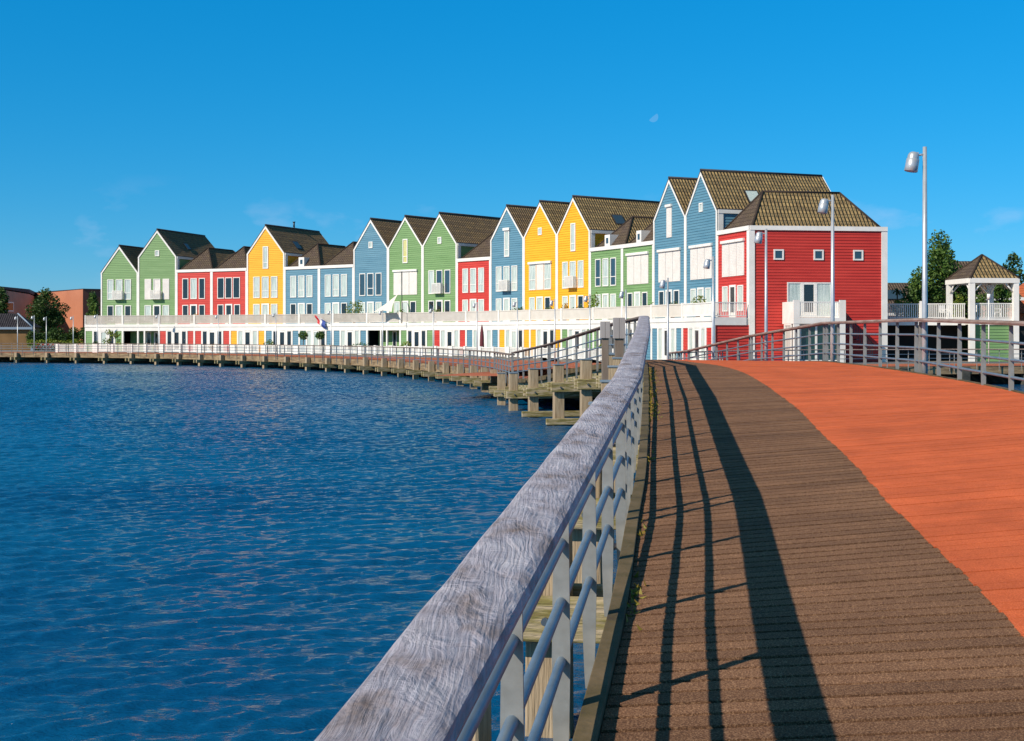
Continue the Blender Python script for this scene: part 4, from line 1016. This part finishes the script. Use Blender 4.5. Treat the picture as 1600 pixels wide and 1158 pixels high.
def garden_chair(x, y, z, rot, label):
    r = empty('garden_chair', (x, y, z), label, 'chair', 'white chairs on the pavilion terrace'); ca, sa = cos(rot), sin(rot)
    U = Vector((ca, sa, 0)); V_ = Vector((-sa, ca, 0)); o0 = Vector((x, y, z))
    for sx in (-.22, .22):
        for sy in (-.2, .2): mb = MB(); mb.tube([o0+U*sx+V_*sy, o0+U*sx*.9+V_*sy*.9+Vector((0, 0, .43))], .02, 6); mb.build('leg', M['white'], r)
    mb = MB(); mb.box(o0-U*.25-V_*.24+Vector((0, 0, .43)), U*.5, V_*.48, (0, 0, .035)); mb.build('seat', M['white'], r)
    mb = MB(); mb.box(o0-U*.25+V_*.22+Vector((0, 0, .47)), U*.5, V_*.03, V_*.08+Vector((0, 0, .48))); mb.build('backrest', M['white'], r)
    for sx in (-.27, .23): mb = MB(); mb.box(o0+U*sx-V_*.2+Vector((0, 0, .66)), U*.04, V_*.44, (0, 0, .03)); mb.tube([o0+U*(sx+.02)-V_*.18+Vector((0, 0, .44)), o0+U*(sx+.02)-V_*.18+Vector((0, 0, .66))], .015, 5); mb.build('armrest', M['white'], r)
garden_chair(30.3, 89.6, 1.2, .4, 'white garden chair on the terrace just left of the pavilion'); garden_chair(31.9, 88.7, 1.2, -.5, 'white garden chair inside the pavilion at its front left post'); garden_chair(33.7, 88.8, 1.2, 1.2, 'white garden chair inside the pavilion at its right side')
# small lamp hanging pole in front of the pavilion (thin white pole with lantern)
r = empty('lantern_pole', (28.8, 80, GZ), 'thin white pole with small lantern in front of the pavilion', 'lamp')
x = (1545-800)/FPX*80
mb = MB(); mb.tube([(x, 80, GZ), (x, 80, 2.3)], .035, 8); mb.build('pole', M['white'], r)
mb = MB(); mb.tube([(x, 80, 2.3), (x, 80, 2.62)], .11, 10); mb.build('lantern', M['white'], r)

# ------------------------------------------------------------------ neighbouring buildings
def hiproof_house(name, cx, cy, wx, wy, ze, zr, wallm, roofm, label, cat='house', hip=1.0, eavem=None, axis='x'):
    r = empty(name, (cx, cy, GZ), label, cat)
    x0, x1, y0, y1 = cx-wx/2, cx+wx/2, cy-wy/2, cy+wy/2
    mb = MB(); mb.box((x0, y0, GZ), (wx, 0, 0), (0, wy, 0), (0, 0, ze-GZ)); mb.build('wall', wallm, r)
    e_ = .3; mb = MB(); a, b, c, d_ = Vector((x0-e_, y0-e_, ze+.002)), Vector((x1+e_, y0-e_, ze+.002)), Vector((x1+e_, y1+e_, ze+.002)), Vector((x0-e_, y1+e_, ze+.002))
    R0 = Vector((x0+hip, cy, zr)); R1 = Vector((x1-hip, cy, zr))
    pantile(mb, [a, b, R1, R0]); tri(mb, [b, c, R1]); pantile(mb, [c, d_, R0, R1]); tri(mb, [d_, a, R0]); mb.poly([d_, c, b, a])
    ro = mb.build('roof', roofm, r, uvs=True)
    mb = MB(); mb.box((x0-e_-.05, y0-e_-.08, ze-.22), (wx+2*e_+.1, 0, 0), (0, .08, 0), (0, 0, .26)); mb.box((x1+e_, y0-e_, ze-.22), (.08, 0, 0), (0, wy+2*e_, 0), (0, 0, .26)); mb.build('gutter_board', eavem or M['white'], ro)
    return r, ro
# orange roofed house right
r, ro = hiproof_house('neighbour_house', 53.3, 116, 17, 10, 2.0, 5.9, M['peach'], M['roof_o'], 'peach house with bright orange tiled roof at the right edge', hip=3.0)
r, ro = hiproof_house('neighbour_house', 40.2, 112, 4.6, 9, 3.2, 6.55, M['brick_o'], M['roof_p'], 'brown roofed house behind the white pavilion', hip=.5)
r, ro = hiproof_house('neighbour_house', 40.5, 130, 10, 10, 2.2, 5.4, M['brick_b'], M['roof_p'], 'brown roofed house with small skylight between red house and lamp', hip=.5)
mb = MB(); mb.box((37.2, 126.8, 3.6), (1.6, 0, 0), (0, 1.0, .9), (0, -.05, .08)); mb.build('skylight', M['pane_blue'], ro)
# shed, left
D = 152.0
X = lambda px, D: (px-800)/FPX*D
r = empty('boat_shed', (X(0, D), D, GZ), 'dark roofed shed with ochre boarding at the far left', 'shed')
zl = (HY-511.5)*D/FPX; zr = (HY-490)*(D+1.3)/FPX
mb = MB(); mb.box((X(-90, D), D, GZ), (X(49, D)-X(-90, D), 0, 0), (0, 2.6, 0), (0, 0, zl-GZ)); mb.build('wall', M['ochre'], r)
mb = MB(); x0, x1 = X(-92, D), X(50, D); a, b, c, d_ = Vector((x0, D-.3, zl+.002)), Vector((x1+.2, D-.3, zl+.002)), Vector((x1+.2, D+2.9, zl+.002)), Vector((x0, D+2.9, zl+.002)); R0 = Vector((x0+1, D+1.3, zr)); R1 = Vector((X(28, D+1.3), D+1.3, zr))
pantile(mb, [a, b, R1, R0]); tri(mb, [b, c, R1]); pantile(mb, [c, d_, R0, R1]); mb.poly([a, b, c, d_][::-1])
M['roof_s'] = roofmat('slate_tiles', (.022, .020, .028), (.04, .036, .045), (.05, .045, .05), .1)
ro = mb.build('roof', M['roof_s'], r, uvs=True)
mb = MB(); mb.box((x0, D-.42, zl-.25), (x1-x0+.2, 0, 0), (0, .12, 0), (0, 0, .27)); mb.box((x1-.1, D-.15, GZ), (.3, 0, 0), (0, .14, 0), (0, 0, zl-GZ-.26)); mb.tube([b, R1], .10, 6); mb.build('trim', M['bluegrey'], ro)
# brick buildings, left
def wallbox(mb, p, q, back, z0, z1, m=0, z1b=None):
    z1b = z1 if z1b is None else z1b
    p = Vector(p); q = Vector(q); back = Vector(back)
    mb.hexa([Z(p, z0), Z(q, z0), Z(q+back, z0), Z(p+back, z0), Z(p, z1), Z(q, z1b), Z(q+back, z1b), Z(p+back, z1)], m)
r = empty('brick_building', (X(100, 190), 190, GZ), 'plain orange brick building with flat roof behind the left tree', 'building')
p = Vector((X(40, 203), 203, 0)); q = Vector((X(129.5, 184), 184, 0)); zt = (HY-452.3)*184/FPX
mb = MB(); wallbox(mb, p, q, (8, 30, 0), GZ, zt); mb.build('wall', M['brick_o'], r)
mb = MB(); wallbox(mb, q+Vector((.02, .0, 0)), q+Vector((14, 9, 0)), (3, 20, 0), GZ, zt-.02); mb.build('side_wall', M['brick_d'], r)  # brick darkened in its colour for the shaded side face
mb = MB(); wallbox(mb, p+Vector((-.1, -.1, 0)), q+Vector((.1, -.1, 0)), (8, 30, 0), zt, zt+.12); wallbox(mb, q+Vector((.1, -.1, 0)), q+Vector((14.2, 8.9, 0)), (3, 20, 0), zt-.019, zt+.11); mb.build('roof_edge', M['slate'], r)
r = empty('brick_building', (X(20, 175), 175, GZ), 'brown brick building with white framed window at the far left', 'building')
p = Vector((X(-60, 168), 168, 0)); q = Vector((X(45.5, 188), 188, 0)); zt = (HY-459.5)*188/FPX
mb = MB(); wallbox(mb, p, q, (-6, 20, 0), GZ, zt+.7, z1b=zt); mb.build('wall', M['brick_b'], r)
mb = MB(); wallbox(mb, p+Vector((0, -.1, 0)), q+Vector((.1, -.1, 0)), (-6, 20, 0), zt+.7, zt+.85, z1b=zt+.15)
mb.v = mb.v[:4]+mb.v[4:]; mb.build('roof_edge', M['slate'], r)
ff = Face(p, q, Vector((.2, -1, 0))); uw = ff.L*.62
window(ff, r, ff.L*.55, ff.L*.755, (HY-486)*178/FPX, (HY-470.5)*178/FPX, 'pane_dark', fw=.18)

# ------------------------------------------------------------------ trees and plants
def tree(name, x, y, z0, blobs, n, size, trunk, label, mt='leaf', group=None, cat='tree', hollow=.35):
    r = empty(name, (x, y, z0), label, cat, group)
    mb = MB(); top = max(b[2] for b in blobs)
    mb.tube([(x, y, z0-.2), (x+.05, y, z0+(top-z0)*.35), (x, y, z0+(top-z0)*.8)], [trunk, trunk*.75, trunk*.3], 8)
    for b in blobs[::2]:
        mb.tube([(x, y, z0+(b[2]-z0)*.55), ((x+b[0])/2, (y+b[1])/2, z0+(b[2]-z0)*.85), (b[0], b[1], b[2])], [trunk*.45, trunk*.3, trunk*.12], 6)
    mb.build('trunk', M['bark'], r)
    mb = MB(); leaves(mb, blobs, n, size, 0, hollow); mb.build('crown', M[mt], r)
    return r
def crown(x, y, z0, z1, rx, ry, n=9, seed=1):
    rnd = random.Random(seed); out = []
    for k in range(n):
        f = (k+.5)/n; z = z0+(z1-z0)*f; prof = sin(pi*min(max(f, .12), .93)**.8)
        a = rnd.uniform(0, 2*pi); q = rnd.uniform(.2, .75)*prof
        s = rnd.uniform(.32, .5)
        out.append((x+cos(a)*rx*q, y+sin(a)*ry*q, z, rx*s*(.6+.5*prof), ry*s*(.6+.5*prof), (z1-z0)*rnd.uniform(.13, .2)))
        out.append((x-cos(a)*rx*q*.9, y-sin(a)*ry*q, z-(z1-z0)*.04, rx*s*(.55+.5*prof), ry*s*.8, (z1-z0)*rnd.uniform(.11, .18)))
    return out
D = 170; x = X(72, D)
tree('leafy_tree', x, D, GZ, crown(x, D, .8, 5.9, 2.9, 2.5, 10, 3), 5200, .15, .16, 'leafy green tree in front of the orange brick wall', 'leaf_d')
D = 165; x = X(2, D); tree('leafy_tree', x, D, GZ, crown(x, D, .6, 5.8, 1.6, 2, 8, 5), 2600, .16, .15, 'dark tree cut by the left edge before the brown brick building', 'leaf_d')
D = 165; x = X(146, D); tree('leafy_tree', x, D, GZ, crown(x, D, .2, 5.2, 1.5, 1.5, 8, 6), 2600, .15, .14, 'slim green tree beside the left end house', 'leaf')
D = 102; x = X(1470, D); tree('leafy_tree', x, D, GZ, crown(x, D, -.4, 7.6, 2.9, 2.4, 14, 8), 13000, .125, .2, 'tall dense tree between the tallest lamp and the pavilion', 'leaf')
D = 100; x = X(1432, D); tree('leafy_tree', x, D, GZ, crown(x, D, .3, 4.4, 1.0, 1.2, 6, 9), 2200, .12, .1, 'smaller tree just left of the tallest lamp post', 'leaf')
D = 103; x = X(1515, D); tree('leafy_tree', x, D, GZ, crown(x, D, .6, 4.6, 1.6, 1.4, 7, 10), 3000, .13, .12, 'green tree seen through the left of the pavilion', 'leaf_d')
D = 98; x = X(1558, D); tree('leafy_tree', x, D, GZ, crown(x, D, .8, 4.9, 1.5, 1.3, 7, 11), 3200, .12, .12, 'bright green tree seen through the middle of the pavilion', 'leaf')
D = 125; x = X(1582, D); tree('leafy_tree', x, D, GZ, crown(x, D, 3.0, 8.0, 1.8, 1.5, 7, 12), 2600, .14, .15, 'narrow tree rising behind the right side of the pavilion roof', 'leaf_d')
D = 93; x = X(1495, D); tree('garden_shrub', x, D, 1.2, [(x, D, 1.9, .5, .4, .7), (x+.2, D, 2.6, .3, .3, .5)], 420, .10, .03, 'yellow green shrub on the roof terrace left of the pavilion', 'leaf_y', cat='shrub')
D = 91; x = X(1413, D); tree('garden_shrub', x, D, 1.2, [(x-.2, D, 2.0, .8, .4, .6), (x+.5, D, 1.9, .5, .4, .5)], 620, .10, .03, 'low yellow green bush on the terrace right of the red house', 'leaf_y', cat='shrub')
x = X(1405.5, D); r = empty('potted_palm', (x, D+.6, 1.2), 'small dark palm with drooping leaves on the terrace', 'plant')
mb = MB(); mb.tube([(x, D+.6, 1.2), (x+.03, D+.6, 3.2)], .05, 6); mb.build('trunk', M['bark'], r)
mb = MB(); rnd = random.Random(4)
for k in range(34):
    a = rnd.uniform(0, 2*pi); el_ = rnd.uniform(-.2, .7); prev = Vector((x+.03, D+.6, 3.2)); dv = Vector((cos(a), sin(a)*.8, el_)).normalized(); L_ = rnd.uniform(.4, .85); p = prev
    for s_ in range(4):
        q = p+dv*L_/4; sd_ = Vector((-dv.y, dv.x, 0)).normalized()*.06; mb.poly([p-sd_, q-sd_*.8, q+sd_*.8, p+sd_]); p = q; dv = (dv+Vector((0, 0, -.32))).normalized()
mb.build('fronds', M['leaf_d'], r)
# hedge and flower bank between shed and the first house
D = 150; r = MB(); blobs = []
rnd = random.Random(9)
for k in range(26): px = 50+k*3.3; z_ = rnd.uniform(-.9, .5)-(.4 if k < 8 else 0); blobs.append((X(px, D), D+rnd.uniform(-1, 1), z_, .6, .6, rnd.uniform(.5, .8)))
leaves(r, blobs, 5200, .13, 0, .3); hedge = r.build('hedge', M['leaf_d']); tag(hedge, 'mixed dark green hedge below the orange brick wall', 'hedge')
r = MB(); leaves(r, [(X(56+k*3.1, D), D-1.6, -.95+rnd.uniform(-.25, .2), .5, .4, .5) for k in range(25)], 2600, .11, 0, .2); fb = r.build('flower_border', M['leaf_y']); tag(fb, 'bright yellow green border plants in front of the dark hedge', 'plants')

def potplant(x, y, z, h, wd, label, mt='leaf', n=220, flower=False, pot=True, name='potted_plant'):
    r = empty(name, (x, y, z), label, 'plant')
    if pot: mb = MB(); mb.tube([(x, y, z), (x, y, z+.32)], [.13, .18], 10); mb.build('pot', M['terracotta'], r)
    zz = z+(.3 if pot else 0)
    mb = MB(); leaves(mb, [(x, y, zz+h*.5, wd, wd*.8, h*.5), (x+wd*.4, y, zz+h*.75, wd*.6, wd*.5, h*.35), (x-wd*.5, y, zz+h*.35, wd*.6, wd*.5, h*.3)], n, .085, 0, .15)
    mb.build('foliage', M[mt], r)
def onterrace(i, f, dback=.8): 
    p = FP[i].lerp(FP[i+1], f); n = (IN[i]+IN[i+1])/2; return p+n*dback
def ingarden(i, f, dfront=2.5):
    p = FP[i].lerp(FP[i+1], f); n = (IN[i]+IN[i+1])/2; return p-n*dfront
for (i, f, h, wd, mt, lb) in [(7, .45, 2.0, .95, 'leaf_y', 'large yellow green bush on the terrace beside the shade sail'), (14, .72, 1.9, .55, 'leaf_y', 'tall yellow green climbing plant on the terrace of the green house'), (18, .15, 1.3, .6, 'leaf_y', 'spiky green plant at the right end of the long terrace'),
        (8, .8, 1.0, .6, 'leaf_y', 'low bright plant on the terrace right of the shade sail'), (9, .85, 1.05, .5, 'leaf_y', 'bright plant on the terrace of the green gable beside the red house'), (2, .9, .95, .5, 'flower', 'yellow flowering plant on the terrace of the left red house'), (3, .85, .8, .35, 'leaf', 'small green plant on the terrace of the right red house'),
        (13, .85, 1.25, .4, 'flower', 'golden flowering plant on the terrace of the right yellow house'), (16, .6, .9, .6, 'leaf', 'green planter on the terrace of the shuttered blue house'), (17, .35, 1.0, .45, 'leaf', 'green planter on the terrace of the last blue house'), (12, .35, 1.0, .8, 'leaf', 'brownish green planter on the terrace of the first right yellow house'), (13, .35, 1.0, .5, 'leaf', 'green planter at the left of the right yellow house terrace'), (0, .1, 1.4, .3, 'leaf_y', 'small yellow green plant at the far left end of the terrace'), (14, .25, 1.0, .6, 'leaf', 'dull green planter on the terrace of the green house')]:
    p = onterrace(i, f); potplant(p.x, p.y, 1.2, h, wd, lb, mt, int(240*h*wd*1.6))
for (i, f, df, h, wd, mt, lb, n) in [(5, .75, 3.5, 1.0, .55, 'leaf_y', 'bright palm like plant on the lawn side before the low blue houses', 260), (8, .5, 3.2, .8, .9, 'leaf', 'low green bushes before the recessed green porch', 300), (7, .5, 3.2, .6, .8, 'leaf', 'low green bushes before the blue gable', 240), (0, .75, 3.4, .9, .4, 'leaf', 'small round plant beside the left garden tree', 160), (4, .1, 3.4, .6, .5, 'flower', 'yellow flowers before the lone yellow house', 160), (9, .85, 3, .9, .6, 'leaf_y', 'yellow green bush before the green house beside the red one', 240), (16, .5, 3, .9, .6, 'leaf_y', 'yellow green shrub before the shuttered blue house', 240), (2, .4, 3, .5, .4, 'flower', 'small yellow flowers before the left red house', 120)]:
    p = ingarden(i, f, df); potplant(p.x, p.y, GZ, h, wd, lb, mt, n)
# two ball trees and an airy garden tree
for (px, dd, lb) in [(474, 4, 'left one of two clipped ball trees before the low blue houses'), (500, 4, 'right one of two clipped ball trees before the low blue houses')]:
    D = 125.5; x = X(px, D); r = empty('ball_tree', (x, D, GZ), lb, 'tree', 'clipped ball trees')
    mb = MB(); mb.tube([(x, D, GZ), (x, D, -.1)], .04, 6); mb.build('trunk', M['bark'], r)
    mb = MB(); leaves(mb, [(x, D, .05, .48, .45, .45)], 420, .09, 0, .3); mb.build('crown', M['leaf'], r)
D = 138.5; x = X(174, D); tree('garden_tree', x, D, GZ, [(x-.5, D, -.5, .5, .4, .35), (x+.4, D, .1, .6, .4, .45), (x-.2, D, .4, .5, .4, .3), (x+.8, D, -.7, .35, .3, .35)], 300, .11, .04, 'thin airy young tree before the leftmost green house', 'leaf_y')
# closed parasol, flag, shade sail
D = 109; x = X(753, D); r = empty('closed_parasol', (x, D, GZ), 'closed burgundy parasol before the blue gable', 'parasol')
mb = MB(); mb.tube([(x, D, GZ), (x, D, 1.0)], .025, 6); mb.build('pole', M['lamp'], r)
mb = MB(); mb.tube([(x, D, -1.3), (x, D, -1.0), (x, D, .0), (x, D, .75), (x, D, .95)], [.10, .20, .17, .08, .02], 9); mb.build('canopy', M['burgundy'], r)
p = onterrace(6, .35, -.1); r = empty('flag', (p.x, p.y, 1.9), 'red white and blue flag waving from a pole on the white terrace', 'flag')
mb = MB(); tt = (FP[7]-FP[6]).normalized(); nn = Vector((tt.y, -tt.x, 0)); p0 = Z(p, 1.35); p1 = p0+tt*-1.55+nn*.6+Vector((0, 0, .75))
pe = p0+tt*1.6+nn*.6
base = onterrace(6, .98, -.1); b0 = Z(base, 1.1); tip = Z(base, 0)-tt*1.9+nn*.5; tip.z = 2.15
mb.tube([b0, tip], .02, 6); mb.build('flag_pole', M['lamp'], r)
for k, mm in enumerate(('fred', 'fwhite', 'fblue')):
    mb = MB(); n = 10
    for q in range(n):
        def fp(a, b): 
            g = b0.lerp(tip, .45+.55*(1-a/1.0)) ; g = b0.lerp(tip, 1-.58*(b)); 
            return g+Vector((0, 0, -.85*a))+nn*(.10*sin(a*7+b*4))+tt*(.18*a*sin(b*5+1)+.25*a)
        a0, a1 = q/n, (q+1)/n; mb.poly([fp(a0, k/3), fp(a0, (k+1)/3), fp(a1, (k+1)/3), fp(a1, k/3)], 0, smooth=True)
    mb.build('flag_stripe', M[mm], r)
r = empty('shade_sail', (X(600, 126), 126, 1.2), 'white triangular shade sail over the terrace of the shuttered green house', 'shade sail')
c1 = Vector((X(583, 124), 124, (HY-488)*124/FPX)); c2 = Vector((X(622, 126.5), 126.5, (HY-459)*126.5/FPX)); c3 = Vector((X(612, 122.8), 122.8, (HY-487.5)*122.8/FPX))
mb = MB(); mid_ = (c1+c2+c3)/3; ring = []
for (p_, q_) in ((c1, c2), (c2, c3), (c3, c1)):
    for k in range(8): f = k/8; ring.append(p_.lerp(q_, f).lerp(mid_, .22*4*f*(1-f)))
for k in range(len(ring)): mb.poly([mid_, ring[k], ring[(k+1) % len(ring)]])
so_ = mb.build('sail_cloth', M['sail'], r); sm_ = so_.modifiers.new('thick', 'SOLIDIFY'); sm_.thickness = .01
D = 122.6; x = X(628, D); mb = MB(); mb.tube([(x, D, 1.2), (x, D, (HY-424)*D/FPX)], .04, 8); mb.build('sail_pole', M['steel_d'], r)

# ------------------------------------------------------------------ parked bicycles at the far left
for k in range(7):
    D = 146.5; x = X(62+k*5.2, D)+random.uniform(-.1, .1); r = empty('bicycle', (x, D, GZ), ['pale grey bicycle parked upright on the boardwalk before the hedge', 'red framed bicycle parked on the boardwalk before the hedge'][k % 3 == 0], 'bicycle', 'bicycles parked by the hedge' if k % 3 else 'red bicycles parked by the hedge')
    fmt = M['fred'] if k % 3 == 0 else M['lamp']
    for q, wx in enumerate((-.5, .5)):
        mb = MB(); pts = [Vector((x+wx+.34*cos(a*pi/8), D, GZ+.35+.34*sin(a*pi/8))) for a in range(17)]; mb.tube(pts, .022, 5, caps=False)
        for a in range(0, 16, 2): mb.tube([Vector((x+wx, D, GZ+.35)), pts[a]], .005, 3, caps=False)
        mb.build('wheel', M['steel_d'], r)
    mb = MB(); A1 = Vector((x-.5, D, GZ+.35)); B1_ = Vector((x+.5, D, GZ+.35)); C_ = Vector((x-.05, D, GZ+.33)); S_ = Vector((x-.2, D, GZ+.85)); H_ = Vector((x+.36, D, GZ+.88))
    for (u_, v_) in ((A1, C_), (A1, S_), (C_, S_), (C_, H_), (S_, H_), (H_, B1_)): mb.tube([u_, v_], .022, 5)
    mb.build('frame', fmt, r)
    mb = MB(); mb.box(S_+Vector((-.12, -.06, .05)), (.26, 0, 0), (0, .12, 0), (0, 0, .05)); mb.tube([S_, S_+Vector((-.02, 0, .06))], .02, 5); mb.build('saddle', M['dark'], r)
    mb = MB(); mb.tube([H_, H_+Vector((-.03, 0, .16)), H_+Vector((-.15, -.22, .2))], .014, 5); mb.tube([H_+Vector((-.03, 0, .16)), H_+Vector((-.15, .22, .2))], .014, 5); mb.build('handlebar', M['dark'], r)

# ------------------------------------------------------------------ weeds along the kerb
r = MB()
for (yy, n_) in [(6.9, 26), (8.9, 14), (12.5, 18), (16.8, 60), (17.3, 90), (20, 80), (22.5, 70), (24.5, 60)]:
    s = PL.of_y(yy)
    for k in range(n_):
        s_ = s+random.gauss(0, .22 if yy < 15 else .8); p = PL.at(s_)-lateral(PL.tan(s_), -1)*abs(random.gauss(.02, .03 if yy < 15 else .07)); h_ = random.uniform(.012, .05); a = random.uniform(0, 2*pi); l = Vector((cos(a), sin(a), 0))*.015
        r.poly([p-l, p+l, p+l*1.5+Vector((random.gauss(0, .02), random.gauss(0, .02), h_))])
wd_ = r.build('kerb_weeds', M['moss']); tag(wd_, 'dry yellow weeds growing along the kerb of the bridge', 'weeds', kind='stuff')

# ------------------------------------------------------------------ daytime moon
mm = bpy.data.materials.new('pale_day_moon'); mm.use_nodes = True; t = mm.node_tree; t.nodes.remove(t.nodes['Principled BSDF'])
em = t.nodes.new('ShaderNodeEmission'); em.inputs[0].default_value = (.36, .62, .92, 1); em.inputs[1].default_value = .75
tcm = t.nodes.new('ShaderNodeTexCoord'); spm = t.nodes.new('ShaderNodeSeparateXYZ'); t.links.new(tcm.outputs['Object'], spm.inputs[0])
trm = t.nodes.new('ShaderNodeBsdfTransparent'); msm = t.nodes.new('ShaderNodeMixShader'); msm.inputs[0].default_value = .22; t.links.new(trm.outputs[0], msm.inputs[1]); t.links.new(em.outputs[0], msm.inputs[2]); t.links.new(msm.outputs[0], t.nodes['Material Output'].inputs[0])
D = 9500; R_ = 8*D/FPX; c = Vector((X(1020.5, D), D, (HY-183)*D/FPX)); mb = MB()
for a in range(24):
    t0, t1 = -pi/2+pi*a/24, -pi/2+pi*(a+1)/24
    def mp_(th, k): rr = R_*cos(th); x_ = rr*(k); z_ = R_*sin(th); ca, sa = cos(-.9), sin(-.9); return (x_*ca-z_*sa, -sqrt(max(0, R_*R_-x_*x_-z_*z_)), x_*sa+z_*ca)
    for k in range(8):
        k0 = -.05+1.05*k/8; k1 = -.05+1.05*(k+1)/8; mb.poly([mp_(t0, k0), mp_(t0, k1), mp_(t1, k1), mp_(t1, k0)])
mo = mb.build('moon', mm); mo.location = c; tag(mo, 'faint pale half moon in the blue sky', 'moon')
